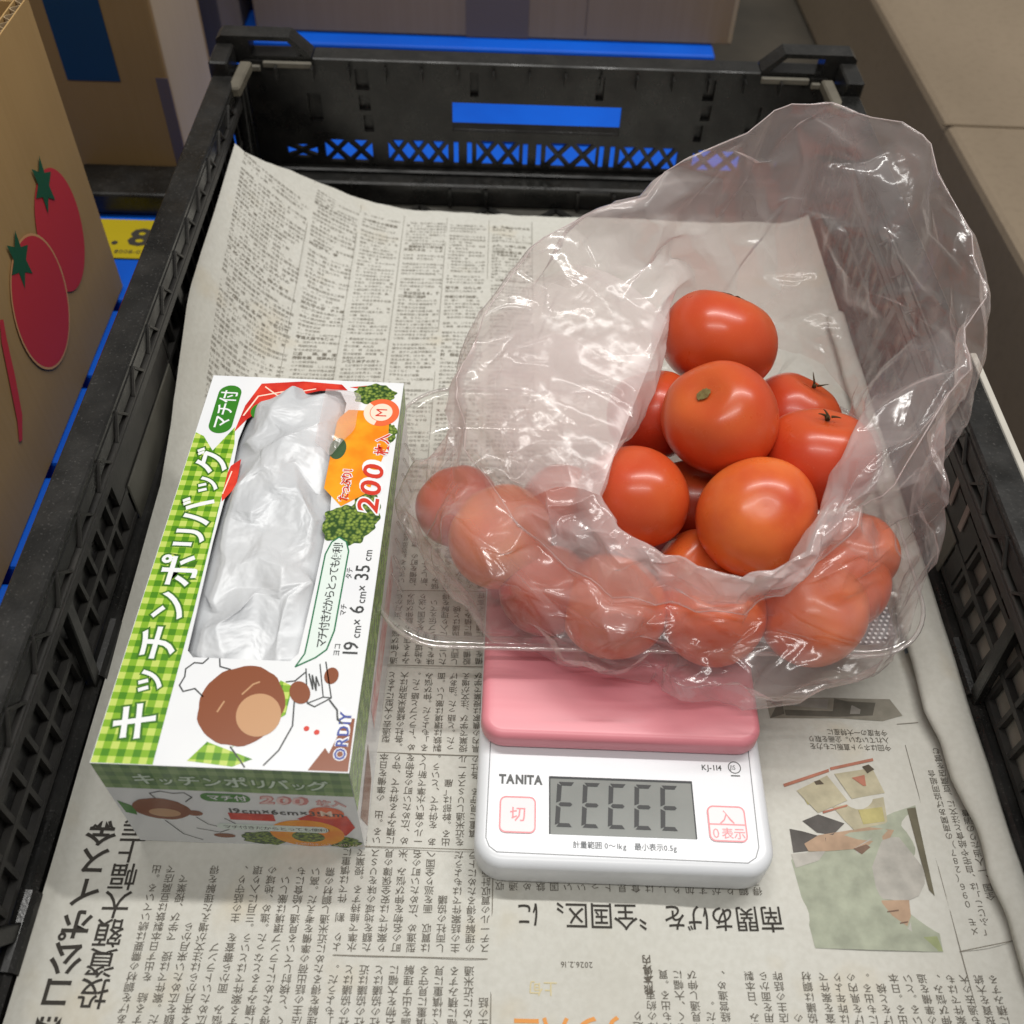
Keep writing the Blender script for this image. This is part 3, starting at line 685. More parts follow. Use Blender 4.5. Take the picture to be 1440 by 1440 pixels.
C_K = flat('print_charcoal', (64, 66, 66), .25, .5); C_BR = flat('print_brown', (136, 74, 42), .25, .5); C_TAN = flat('print_tan', (198, 152, 112), .25, .5); C_BL = flat('print_blue', (62, 78, 158), .25, .5)
C_CR = flat('print_cream', (252, 226, 206), .25, .5)
def mat_parsley():
    t = NT('print_parsley'); v = t.n('ShaderNodeTexVoronoi'); v.inputs['Scale'].default_value = 700; t.l(t.coord(), v.inputs[0])
    t.pbr(t.mixc(t.ramp(v.outputs[0], .1, .7), lin(150, 172, 74), lin(44, 76, 30)), .25, .5); return t.m
C_P = mat_parsley()
def mat_pepper(nm, a, b, sc):
    t = NT(nm); t.pbr(t.mixc(t.ramp(t.noise(sc, 3), .35, .65), lin(*a), lin(*b)), .25, .5); return t.m
C_PEP = mat_pepper('print_red_pepper', (226, 66, 44), (196, 36, 30), 120); C_YP = mat_pepper('print_yellow_pepper', (250, 168, 30), (242, 136, 16), 90)
UP = math.pi/2
def pb(fn, name, mat, dz, mp=top, par=cb):
    P = Print(); fn(P); return P.build(name, mat, par, mp(dz))
pb(lambda P: P.poly([(.2, .2), (20.3, .2), (19.8, 60), (17.6, 143), (15.8, 153), (9.4, 139), (4, 147), (.2, 149)]), 'gingham_band', GING, .08)
kana = [('キ', 7.6, 15), ('ッ', 24.5, 11.5), ('チ', 38.5, 14.5), ('ン', 54.5, 13.5), ('ポ', 70, 15), ('リ', 86.5, 13), ('バ', 99, 14), ('ッ', 114.5, 11), ('グ', 126, 14)]
def kana_on(P, off):
    for ch, v0, s in kana: P.text(ch, (10.3+.38*s*1.05, v0), s*1.05, ang=UP, off=off, res=3)
pb(lambda P: kana_on(P, .07), 'lettering_outline', C_DG, .12); pb(lambda P: kana_on(P, .02), 'lettering', C_W, .16)
# vegetables along the top
pb(lambda P: (P.poly([(16, 150), (17.5, 166), (22, 180), (40, 182.5), (57, 181.5), (60, 178), (48, 177), (30, 170), (20, 158)]), P.poly([(19, 112), (17, 120), (18.6, 131), (22, 135), (23, 120)])), 'pepper_print', C_PEP, .06)
pb(lambda P: (P.line([(18, 160), (22, 172), (34, 176)], .7), P.line([(24, 178), (30, 173), (46, 178)], .6), P.line([(18.4, 116), (19.6, 128)], .5)), 'pepper_shine', C_CR, .10)
pb(lambda P: P.poly([(60.5, 180), (72, 178), (68, 181.5)]), 'pepper_print', C_PEP, .045)
pb(lambda P: P.poly(ell(25, 163, 4.5, 5, n=20)), 'leaf_print', C_G, .10)
for bq in ((72, 176, 9, 6.5, .05, 60, 1), (80, 153, 4, 6, .06, 50, 2), (70, 103, 10, 10, .05, 70, 3)): pb(lambda P: P.poly(blobby(*bq)), 'parsley_print', C_P, .06)
pb(lambda P: P.poly(blobby(76, 110, 6, 10, .05, 60, 5)), 'parsley_print', C_P, .065)
pb(lambda P: P.poly([(58, 121), (58, 160), (62, 166), (70, 166), (80, 160), (81, 146), (76, 120), (66, 112)]), 'pepper_print', C_YP, .09)
pb(lambda P: P.poly(ell(60.5, 143, 3.5, 6, n=24)), 'pepper_hollow', flat('print_bottle_green', (64, 92, 60), .25, .5), .12)
pb(lambda P: P.ell(76.2, 165.2, 7.6, 8.2, n=40), 'badge_ring', C_OR, .15); pb(lambda P: P.poly([(76.2+7.6*math.cos(a), 165.2+8.2*math.sin(a)) for a in np.linspace(2.4, 4.4, 16)]+[(76.2+5*math.cos(a), 165.2+5.4*math.sin(a)) for a in np.linspace(4.4, 2.4, 16)]), 'badge_ring', C_CR, .19)
pb(lambda P: P.ell(76.2, 165.2, 4.7, 5.2, n=32), 'badge_disc', C_CR, .23); pb(lambda P: P.text('M', (78.5, 162.2), 6.8, ang=UP, off=.0, res=4), 'badge_letter', C_R, .27)
def n200(P, off):
    P.text('200', (80.6, 108.6), 11.6, ang=UP, off=off, shear=.14, sx=1.38, sp=1.0, res=4); P.text('枚入', (81.0, 140.2), 6.2, ang=UP, off=off*1.1); P.text('たっぷり！', (68.0, 114.5), 4.5, ang=UP, off=off*1.5, sp=.86)
pb(lambda P: n200(P, .07), 'lettering_outline', C_W, .20); pb(lambda P: n200(P, .018), 'lettering', C_R, .26)
pill = rrect(4.6, 149, 14.4, 178, 4.9, 10)
pb(lambda P: P.poly(pill), 'label_pill', C_G, .12); pb(lambda P: P.text('マチ付', (12.3, 151.6), 7.9, ang=UP, off=.012, sp=.98, res=4), 'lettering', C_W, .17)
# speech bubble
bub = [(60.2, 38.6), (62.6, 44), (62.8, 50), (63.4, 88), (65, 94), (67.5, 96.5), (70.5, 94.5), (72, 90), (71.6, 54), (70, 46), (66.6, 42.6)]
pb(lambda P: P.poly(bub), 'speech_bubble', flat('print_mint_white', (226, 238, 232), .22, .5), .10); pb(lambda P: P.line(bub, .55, True), 'bubble_outline', flat('print_teal', (40, 118, 78), .25, .5), .16)
pb(lambda P: P.text('マチ付きだからとっても便利！', (69.2, 46.5), 4.1, ang=UP, off=.01, sp=.86), 'lettering', C_K, .2)
def dims(P):
    u = 81.0
    for s, v0, sz in (('19', 43.2, 7.6), ('cm', 51.2, 4.4), ('×', 56.6, 5), ('6', 61.6, 7.6), ('cm', 66.2, 4.4), ('×', 71.6, 5), ('35', 76.4, 7.6), ('cm', 85.6, 4.4)): P.text(s, (u, v0), sz, ang=UP, off=.008)
    for s, v0 in (('ヨコ', 43.5), ('マチ', 60.5), ('タテ', 77)): P.text(s, (74.6, v0), 2.7, ang=UP, off=.012)
pb(dims, 'lettering', C_K, .12)
# plain stand-in for the cartoon: a round brown bun on a gingham napkin, with the drawn hat, apron and tissue box
sc = lambda L: [tuple(q) for q in L]
pb(lambda P: (P.poly([(31, 2), (36, 9), (52, 3.5), (46, .6)]), P.poly([(44, 7), (60, 20), (60.5, 31), (56, 33), (52, 17)])), 'napkin_print', GING, .08)
pb(lambda P: P.poly(blobby(44.5, 23, 14.5, 15.2, .012, 48, 4)), 'bun_print', C_BR, .12)
pb(lambda P: P.ell(51, 19.5, 7.4, 8.2, n=36, rot=.5), 'bun_crumb', C_TAN, .16)
pb(lambda P: (P.line([(44, 27), (47, 31), (49, 32)], .6), P.line([(37, 20), (38.5, 24)], .6)), 'bun_slash', C_TAN, .18)
pb(lambda P: (P.line([(31, 25.5), (27.5, 28.5), (23.8, 27.2), (22, 29.5), (23, 33), (22.6, 36), (25, 38.6), (28, 38.5), (29.5, 40.6)], .5), P.line([(33.4, 40.6), (34.2, 37.5), (38, 36.5)], .5),
              P.line([(58, 32.5), (61, 33), (64, 36.5)], .5), P.line([(44, 7.5), (48, 3), (50, .6)], .5), P.line([(62, 26), (63, 16), (60, 7), (56, 1.5)], .5), P.line([(60, 29), (66.5, 25)], .4),
              P.line([(64, 38), (66.6, 24.6), (69.2, 23.4), (74.4, 27), (70.5, 41)], .45), P.line([(66.6, 24.6), (71.6, 27.2), (74.4, 27)], .4), P.line([(71.6, 27.2), (68.6, 40)], .4),
              P.line([(65.4, 36), (67.6, 30), (66.6, 35.5), (68.8, 29.6), (68, 35), (69.6, 31.5)], .5), P.line([(74, 26), (77, 22.5), (77.6, 19), (79.5, 17.5)], .6)), 'line_drawing', C_K, .12)
pb(lambda P: (P.poly(ell(63.4, 28.6, 3.4, 4.6, n=24, rot=.5)), P.ell(73.2, 35.6, 2.5, 3.3, n=22)), 'bun_print', C_BR, .17)
pb(lambda P: (P.ell(67.8, 15.2, .95, .95, n=14), P.ell(71.4, 14.0, .95, .95, n=14)), 'button_print', C_R, .12)
pb(lambda P: P.poly([(70.5, .4), (75, 8.5), (76.5, 6.5), (80.5, 19.5), (83.4, 19.6), (83.6, .4)]), 'brown_corner', C_BR, .10)
pb(lambda P: P.text('ORDIY', (82.0, 4.2), 5.4, ang=UP, off=.07, res=3), 'logo_outline', C_W, .15); pb(lambda P: P.text('ORDIY', (82.0, 4.2), 5.4, ang=UP, off=.02), 'logo', C_BL, .2)
# near end
end = lambda dz: plane_map((0, 0, 0), (1, 0, 0), (0, 0, 1), (0, -1, 0), dz*MM)
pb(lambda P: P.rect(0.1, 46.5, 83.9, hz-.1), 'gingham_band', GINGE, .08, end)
def endk(P, off):
    u = 9
    for ch, v0, s in kana: P.text(ch, (7+v0*.49, 51.2), s*.56, off=off, sx=.98, res=2)
pb(lambda P: endk(P, .09), 'lettering_outline', C_DG, .12, end); pb(lambda P: endk(P, .02), 'lettering', flat('print_mint', (208, 226, 208), .25, .5), .16, end)
pb(lambda P: P.poly(rrect(31, 38.2, 48, 45, 3.3, 8)), 'label_pill', C_G, .1, end); pb(lambda P: P.text('マチ付', (33.2, 39.9), 4.6, off=.02), 'lettering', C_W, .15, end)
pb(lambda P: (P.text('200', (51, 38.4), 8.2, off=.07, sx=1.15, shear=.15), P.text('枚入', (70.5, 38.4), 5, off=.06)), 'lettering_outline', flat('print_pink', (214, 132, 130), .25, .5), .1, end)
pb(lambda P: (P.text('200', (51, 38.4), 8.2, off=.015, sx=1.15, shear=.15), P.text('枚入', (70.5, 38.4), 5, off=.0)), 'lettering', flat('print_pale_pink', (240, 206, 204), .25, .5), .15, end)
pb(lambda P: P.text('19cm×6cm×35cm', (38, 29.2), 5.4, off=.02), 'lettering', C_K, .14, end)
pb(lambda P: (P.rect(38, 23, 54, 29), P.poly([(62, 26), (70, 33), (80, 30), (82, 20), (78, 12), (70, 18)])), 'pepper_print', C_PEP, .09, end)
pb(lambda P: P.poly(ell(64, 13, 13.5, 12, n=36)), 'pepper_print', C_YP, .11, end); pb(lambda P: P.poly(ell(64, 10, 6, 5, n=24)), 'pepper_hollow', C_P, .13, end)
pb(lambda P: (P.poly(blobby(48, 7, 9, 6, .05, 40, 8)), P.poly(blobby(76, 6, 7, 5, .05, 40, 9))), 'parsley_print', C_P, .10, end)
pb(lambda P: P.poly(ell(73, 32, 6.2, 5, n=28)), 'badge_disc', C_OR, .13, end); pb(lambda P: P.text('M', (70.6, 29.6), 6, off=.02), 'badge_letter', C_CR, .17, end)
pb(lambda P: P.poly(rrect(32, 14, 72, 19.5, 2.5, 6)), 'speech_bubble', flat('print_mint_white', (226, 238, 232)), .16, end); pb(lambda P: P.text('マチ付きだからとっても便利！', (34, 15.4), 3.2, sp=.9), 'lettering', C_K, .2, end)
pb(lambda P: (P.poly(blobby(15, 30, 10, 9, .012, 40, 4)), P.poly(ell(33, 8, 4, 2, n=16)), P.poly(ell(26, 27.5, 3, 2.4, n=16))), 'bun_print', C_BR, .1, end); pb(lambda P: P.ell(15.5, 27, 5.6, 3.6, n=28), 'bun_crumb', C_TAN, .14, end)
pb(lambda P: P.poly([(1, 36), (6, 31), (5, 24), (1.5, 26)]), 'napkin_print', C_G, .09, end)
pb(lambda P: (P.line([(15, 39), (14, 43), (18, 45), (22, 43.5), (26, 44.5), (28, 41), (25, 37)], .5), P.line([(26, 24), (29, 18), (33, 16)], .4), P.line([(14, 20), (18, 8), (24, 3)], .4), P.line([(24, 14), (32, 11), (36, 14)], .4), P.line([(36, 24), (40, 18), (44, 17)], .4)), 'line_drawing', C_K, .12, end)
pb(lambda P: P.text('お徳用キッチンポリバッグ', (58, 2.2), 2.6, sp=.9), 'small_print', C_CR, .18, end)
# right side
side = lambda dz: plane_map((BW*MM, 0, 0), (0, 1, 0), (0, 0, 1), (1, 0, 0), dz*MM)
C_GS = mat_pepper('print_grass_streaks', (150, 186, 96), (70, 120, 36), 260)
pb(lambda P: P.poly([(0.1, hz-.1), (183.9, hz-.1), (183.9, 50), (120, 46), (0.1, 34)]), 'grass_print', C_GS, .08, side)
pb(lambda P: (P.poly([(2, 24), (28, 30), (24, 8), (8, 2)])), 'bun_print', C_BR, .08, side)
pb(lambda P: (P.rect(40, 18, 112, 34)), 'pink_print', mat_pepper('print_rose', (226, 150, 150), (238, 214, 210), 160), .08, side)
# far end and left side carry the same band
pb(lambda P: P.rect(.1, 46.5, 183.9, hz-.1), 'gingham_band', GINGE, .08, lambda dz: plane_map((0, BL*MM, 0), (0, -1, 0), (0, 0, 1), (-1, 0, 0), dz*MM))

# bundle of bags swelling out of the window
def mat_bundle():
    t = NT('silvery_bag_film')
    v = t.n('ShaderNodeTexVoronoi'); v.inputs['Scale'].default_value = 60; nzv = t.n('ShaderNodeTexNoise'); nzv.inputs['Scale'].default_value = 30; t.l(t.coord(), nzv.inputs[0])
    mv = t.n('ShaderNodeVectorMath', operation='MULTIPLY_ADD'); t.l(nzv.outputs['Color'], mv.inputs[0]); mv.inputs[1].default_value = (.02, .02, .02); t.l(t.coord('Object', (1, .5, 1)), mv.inputs[2]); t.l(mv.outputs[0], v.inputs[0])
    st = t.noise(1, 3, t.coord('Object', (500, 30, 30)))
    h = t.math('ADD', v.outputs['Distance'], t.math('MULTIPLY', st, .10))
    c = t.mixc(t.ramp(t.noise(40, 3), .3, .7), lin(214, 216, 219), lin(198, 201, 205))
    t.pbr(c, .40, .5, Normal=t.bump(h, .12, .003), **{'Metallic': .08}); return t.m
def wbound(v):                                     # window's left and right edge at v
    vl = np.interp(v, [38, 43.5, 60, 92, 129, 146, 162, 172, 179], [26, 21.5, 20.5, 19.8, 19.6, 18.6, 20, 26, 40])
    vr = np.interp(v, [38, 44, 71, 108, 139, 156, 170, 177, 180], [56, 60.4, 61.5, 62.3, 59.5, 60.3, 60.5, 57, 48]); return vl, vr
def creased(u, v, seed):                           # faceted folds: the lowest of many tilted planes per region
    return 0
def bundle_shape(nu, nv):
    T = np.zeros((nv, nu, 3))
    for j in range(nv):
        v = 37+(180.5-37)*j/(nv-1); vl, vr = wbound(min(max(v, 40), 178)); vl -= 1.0; vr += 1.0
        prof = np.interp(v, [37, 44, 70, 110, 150, 172, 181], [-4, -2.5, 1, 3.0, 4.8, 3.6, -2])
        for i in range(nu):
            q = i/(nu-1); env = max(math.sin(math.pi*q), 0)**.6*min(1, (v-37)/6)*min(1, (180.5-v)/7)
            T[j, i] = ((vl+(vr-vl)*q)*MM, v*MM, (hz-4.5+(prof+4.5)*env+1.6*env*math.sin(q*9+v*.05)*math.sin(v*.06+1.7*q))*MM)
    return T
Pb = bundle_shape(7, 17); rw = np.random.RandomState(3); jit = rw.normal(0, 1, Pb.shape)*np.array((.0018, .0026, .0))
jit[0] = jit[-1] = 0; jit[:, 0] = jit[:, -1] = 0; Pb = Pb+jit
for lv, (nu, nv, its, xx, amp) in enumerate(((7, 17, 200, 1., .0030), (28, 85, 70, .16, .0002), (54, 180, 40, .08, .0001), (108, 360, 18, .02, .00002))):
    if lv: Pb = up2(Pb, False, nv, nu)
    q = np.linspace(0, 1, nu)[None, :]*np.ones((nv, 1)); w = np.linspace(0, 1, nv)[:, None]*np.ones((1, nu))
    ed = np.minimum(np.minimum(q, 1-q)*8, np.minimum(w, 1-w)*20).clip(0, 1)
    Pb = relax_sheet(Pb, 1+.07*ed*xx, 1+.04*ed*xx, False, its, 5+lv, .015+.3*(1-ed), None, amp, .12)
bun = empty('bag_roll', (-.1489, -.165, .0012), BA); tag(bun, 'crumpled silvery grey bundle of plastic bags bulging through the dispenser window', 'plastic bags')
m = MB(); m.add(Pb.reshape(-1, 3), [(j*nu+i, j*nu+i+1, (j+1)*nu+i+1, (j+1)*nu+i) for j in range(nv-1) for i in range(nu-1)])
m.build('folded_film', mat_bundle(), bun, smooth=True)
# lifted corner of the first bag over the right edge of the window
P_ = [(56, 176, 1.2), (67.5, 175.5, 1.6), (66.8, 168, 2.6), (66, 160, 1.5), (67, 152.5, 1.8), (62.5, 146, 3), (59, 136, 2.5)]
m = MB(); n = len(P_); vv = []
for k in range(7):
    for a in P_: b = (52, a[1]*.8+31, 6.0); q = k/6; vv.append(((a[0]*(1-q)+b[0]*q)*MM, (a[1]*(1-q)+b[1]*q)*MM, (hz+a[2]*(1-q)+b[2]*q+math.sin(q*3.1)*.9+.35*math.sin(a[1]*.9+k))*MM))
m.add(vv, [(k*n+i, k*n+i+1, (k+1)*n+i+1, (k+1)*n+i) for k in range(6) for i in range(n-1)])
o = m.build('loose_corner', mat_film('loose_film', .30, .4, (1, .98, .98, 1), .18, .5), bun, smooth=True); ss = o.modifiers.new('sub', 'SUBSURF'); ss.levels = ss.render_levels = 2

# ================================================================== SCALE
SA = math.radians(-1.033)
ks = empty('kitchen_scale', (.0298, -.1746, .0008), SA); tag(ks, 'white digital kitchen scale with a pink weighing plate under the tomatoes', 'kitchen scale')
WH = varied('white_abs', (232, 234, 238), (227, 230, 235), 20, .28, .5)
def rounded_slab(outline_fn, prof, name, mat, par):   # prof: list of (inset, z)
    rings = [outline_fn(i) for i, z in prof]; n = len(rings[0]); m = MB()
    vs = [(x*MM, y_*MM, z*MM) for R_, (i, z) in zip(rings, prof) for x, y_ in R_]
    fs = [(k*n+a, k*n+(a+1) % n, (k+1)*n+(a+1) % n, (k+1)*n+a) for k in range(len(prof)-1) for a in range(n)]
    fs += [tuple(range(n))[::-1], tuple((len(prof)-1)*n+a for a in range(n))]
    m.add(vs, fs); o = m.build(name, mat, par, smooth=True); o.data.set_sharp_from_angle(angle=math.radians(40)); return o
def qprof(z0, z1, r, lo=2.):
    P = [(lo, z0), (lo*.3, z0+lo*.7), (0, z0+lo*1.8)]
    for k in range(1, 8):
        a = math.pi/2*k/7; P.append((r*(1-math.cos(a)), z1-r+r*math.sin(a)))
    return P
body_o = lambda i: rrect(-54.2+i, -5.6+i, 54.2-i, 149-i, 11-min(i, 8), 8)
rounded_slab(body_o, qprof(2.2, 19.5, 4.2), 'body', WH, ks)
m = MB()
for x, y_ in ((-42, 8), (42, 8), (-42, 136), (42, 136)): m.tube([(x*MM, y_*MM, -.0004), (x*MM, y_*MM, .0024)], .005, 14)
m.build('foot', flat('grey_rubber', (70, 70, 70), .8), ks)
PINK = NT('pink_abs'); co = PINK.coord('Object', (3, 60, 3))
PINK.pbr(PINK.mixc(PINK.ramp(PINK.noise(2, 3, co), .35, .65), lin(231, 146, 157), lin(227, 140, 151)), .33, .5, Normal=PINK.bump(PINK.noise(2, 2, co), .04, .003))
plat_o = lambda i: rrect(-53.6+i, 39.3+i, 52.8-i, 147-i, 9-min(i, 6.5), 8)
rounded_slab(plat_o, qprof(20.2, 29.8, 3.4, 1.2), 'weighing_plate', PINK.m, ks)
m = MB(); m.box(-.030, .030, .062, .122, .0194, .0204); m.build('plate_mount', WH, ks)
st_ = lambda dz: plane_map((0, 0, .0195), (1, 0, 0), (0, 1, 0), (0, 0, 1), dz*MM)
S_ = lambda fn, name, mat, dz: pb(fn, name, mat, dz, st_, ks)
S_(lambda P: P.line([(-49.6, 44), (-49.9, 4.5), (-48.6, 1.4), (-45.8, -.6), (43.6, -1.4), (46.6, .6), (48.2, 4.5), (49.2, 44)], .35), 'panel_line', flat('grey_line', (136, 138, 142)), .06)
LCDF = varied('lcd_grey', (150, 153, 150), (140, 143, 140), 60, .1, .6)
m = MB(); m.box(-.0272, .0262, .0066, .0286, .0192, .0197); dsp = m.build('display', LCDF, ks)
pb(lambda P: (P.line([(-27, 28.3), (26, 28.3)], .9), P.line([(26, 28.3), (26, 6.8)], .5), P.line([(-27, 28.3), (-27, 6.8)], .5)), 'bezel', flat('dark_bezel', (54, 56, 58)), .28, st_, dsp)
def seg(P):
    for k in range(5):
        x = -25.2+9.6*k; sh = lambda yy: (yy-9)*.06; y0, y1, yc = 9.3, 26.6, 17.9; w = 6.2; t = 1.7
        for ya, yb in ((y0+.7, yc-.5), (yc+.5, y1-.7)): P.poly([(x+sh(ya), ya), (x+t+sh(ya), ya+.8), (x+t+sh(yb), yb-.8), (x+sh(yb), yb)])
        for yy, dy in ((y0, 1), (y1, -1)): P.poly([(x+.5+sh(yy), yy), (x+w+sh(yy), yy), (x+w-1+sh(yy), yy+dy*1.45), (x+1.5+sh(yy), yy+dy*1.45)])
        P.poly([(x+.9+sh(yc), yc), (x+1.6+sh(yc), yc+.75), (x+w-.9+sh(yc), yc+.75), (x+w-.2+sh(yc), yc), (x+w-.9+sh(yc), yc-.75), (x+1.6+sh(yc), yc-.75)])
pb(seg, 'display_digits', flat('lcd_ink', (22, 24, 26), .4), .32, st_, dsp)
RP = flat('print_coral', (236, 140, 146), .3)
def btn(u0, v0, u1, v1, name):
    m = MB(); vs, fs = plate(rrect(u0, v0, u1, v1, 2.2, 5), [], .5); m.add([(x*MM, y_*MM, .01965+z*MM) for x, y_, z in vs], fs)
    o = m.build(name, varied('button_pad', (240, 232, 234), (234, 228, 232), 40, .35), ks, bevel=.0001)
    pb(lambda P: P.line(rrect(u0+.2, v0+.2, u1-.2, v1-.2, 2.1, 5), .55, True), 'button_border', RP, .46, st_, o); return o
b1 = btn(-45.3, 6.5, -32.1, 20.2, 'button'); b2 = btn(30.8, 6.0, 44.6, 19.4, 'button')
pb(lambda P: P.text('切', (-41.6, 11.3), 6.0, off=.008), 'lettering', RP, .48, st_, b1)
pb(lambda P: (P.text('入', (34.8, 13.0), 5.8, off=.0), P.line([(31, 12.4), (44.4, 12.4)], .5), P.text('0', (31.9, 7.2), 5.2, off=-.005), P.text('表示', (35.2, 7.4), 4.4, off=.008)), 'lettering', RP, .48, st_, b2)
S_(lambda P: P.text('TANITA', (-45.8, 25.4), 4.9, off=.05, sx=.82, sp=.98), 'logo', C_K, .08)
S_(lambda P: (P.text('KJ-114', (30.4, 33.6), 3.0, off=.02, sx=.95),), 'lettering', C_K, .08)
S_(lambda P: (P.line(ell(43, 35, 2.3, 2.3, n=24), .35, True), P.text('JIS', (41.2, 34.1), 2.6, off=.0, sx=.9), P.rect(41.3, 31.4, 44.7, 31.9)), 'standard_mark', C_K, .08)
S_(lambda P: P.text('計量範囲 0〜1kg　最小表示0.5g', (-18.8, 2.0), 2.85, off=.01, sx=.93), 'lettering', flat('print_grey', (92, 96, 100)), .08)

# ================================================================== TRAY
tr = empty('clear_tray', (.0435, -.034, .0312)); tag(tr, 'clear rounded plastic tray resting on the pink scale plate under the bag', 'tray')
hx_, hy_ = 109., 71.
def tray_o(i): return rrect(-hx_+i, -hy_+i, hx_-i, hy_-i, max(28-i, 6), 10)
prof = [(14, 0), (10.5, .8), (8.5, 3), (5.5, 13), (4.2, 14.2), (1.2, 14.2), (0, 13.6), (-.2, 12.4)]
rings = [tray_o(i) for i, z in prof]; n = len(rings[0]); m = MB()
m.add([(x*MM, y_*MM, z*MM) for R_, (i, z) in zip(rings, prof) for x, y_ in R_], [(k*n+a, k*n+(a+1) % n, (k+1)*n+(a+1) % n, (k+1)*n+a) for k in range(len(prof)-1) for a in range(n)]+[tuple(range(n))[::-1]])
o = m.build('tray_shell', CLEAR, tr, smooth=True); o.data.set_sharp_from_angle(angle=math.radians(50))
m = MB(); m.tube([(x*MM, y_*MM, .0134) for x, y_ in tray_o(0)], .0009, 6, True); m.build('rolled_edge', mat_film('tray_edge', .26, .3, (.97, .97, .96, 1), .08, .05, 2.0, 0), tr, smooth=True)
# ribs pressed in the left wall
m = MB()
for k in range(9):
    y_ = -38+k*9; m.tube([((-hx_+8.8)*MM, y_*MM, .002), ((-hx_+5.2)*MM, (y_+1.5)*MM, .0125)], .0006, 6)
m.build('tray_rib', CLEAR, tr, smooth=True)
# dotted silver liner
fo = empty('silver_liner', (.1255, -.083, .0330)); tag(fo, 'silver sheet with white dots lying in the right corner of the tray', 'foil sheet')
ol = [(x, y_) for x, y_ in rrect(-30, -12, 18, 40, 6, 6)]
vs_, fs_ = plate([(x*MM, y_*MM) for x, y_ in ol], [], .0004); m = MB(); m.add(vs_, fs_); 
fm = m.build('sheet', varied('silver_foil', (128, 130, 134), (108, 110, 114), 60, .35, .6), fo); fm.location = (0, 0, 0)
P = Print()
for i in range(20):
    for j in range(26):
        x = -29+i*2.4+(1.2 if j % 2 else 0); y_ = -13+j*2.05
        if -10.8 < y_ < 38 and x < 17 and not (x > 13 and y_ < -8): P.ell(x, y_, .62, .62, n=8)
P.build('dot_print', flat('print_white_dot', (236, 238, 240), .4), fo, plane_map((0, 0, .0002), (1, 0, 0), (0, 1, 0), (0, 0, 1), .0002))

# ================================================================== TOMATOES
TM = [  # centre, radius, colour, stem direction, squash, what sits at the stem, label
 ((.0754, .0261, .088), .0262, (0.620, 0.095, 0.023), (.30, .62, .72), .80, 'calyx', 'big orange red tomato topping the heap, its stem turned to the back'),
 ((.0672, -.0306, .0966), .0228, (0.620, 0.093, 0.021), (-.52, -.15, .84), .90, 'scar', 'shiny tomato in the middle of the heap showing a pale green stem scar'),
 ((.0464, -.0058, .0732), .0205, (0.460, 0.034, 0.014), (-.3, .5, .8), .92, None, 'deep red tomato half behind the left edge of the bag opening, below the topmost one'),
 ((.1144, .0142, .0536), .0215, (0.480, 0.041, 0.018), (.4, .3, .85), .9, 'hair', 'red tomato low at the back right with a thin dry stem sticking up'),
 ((.1066, -.0408, .0859), .0216, (0.540, 0.051, 0.017), (.05, .35, .93), .9, 'curl', 'red tomato at the right of the heap with a dark curled sepal on top'),
 ((.0780, -.0705, .0850), .0224, (0.800, 0.195, 0.039), (.1, .5, -.86), .95, None, 'round light orange tomato at the front of the bag opening'),
 ((.0345, -.0566, .078), .0205, (0.620, 0.107, 0.025), (.25, -.2, -.9), .95, None, 'plain orange red tomato at the left front of the bag opening'),
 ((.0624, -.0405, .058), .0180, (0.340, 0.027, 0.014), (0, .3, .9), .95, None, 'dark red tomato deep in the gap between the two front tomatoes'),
 ((.0619, -.0760, .0560), .0180, (0.740, 0.140, 0.030), (0, -.4, .9), .93, None, 'orange tomato peeping over the front lip of the bag'),
 ((-.0169, -.0655, .0630), .0205, (0.860, 0.229, 0.031), (-.3, 0, .95), .93, None, 'orange tomato pressed against the left side of the bag'),
 ((-.0350, -.0405, .0510), .0172, (0.528, 0.055, 0.025), (-.3, 0, .95), .93, None, 'outermost red tomato at the far left end of the bag'),
 ((.1030, -.0925, .0555), .0212, (0.860, 0.182, 0.029), (.2, 0, .95), .93, None, 'orange tomato blurred by film at the bottom right of the bag'),
 ((.0262, -.0915, .0545), .0205, (0.792, 0.138, 0.025), (0, 0, .95), .93, None, 'orange red tomato under the film at the front left of the bag'),
 ((.0645, -.0945, .0540), .0198, (0.792, 0.138, 0.027), (0, 0, .95), .93, None, 'orange tomato under the film at the front centre of the bag'),
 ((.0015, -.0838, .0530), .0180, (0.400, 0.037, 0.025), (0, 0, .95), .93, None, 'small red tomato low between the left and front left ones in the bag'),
 ((.0083, -.0427, .0530), .0190, (0.500, 0.055, 0.023), (0, 0, .95), .93, None, 'tomato dimly seen through the pale left flap of the bag'),
 ((.1245, -.0640, .056), .0174, (0.840, 0.168, 0.029), (0, 0, .95), .93, None, 'orange tomato showing through the right side of the bag'),
 ((.1180, -.0790, .0540), .0180, (0.792, 0.125, 0.023), (.2, 0, .95), .93, None, 'orange tomato under the film between the two at the right end'),
 ((.0956, -.0172, .0577), .0196, (0.420, 0.034, 0.016), (0, 0, .95), .93, 'dark', 'red tomato mostly hidden under the middle tomato of the heap'),
]
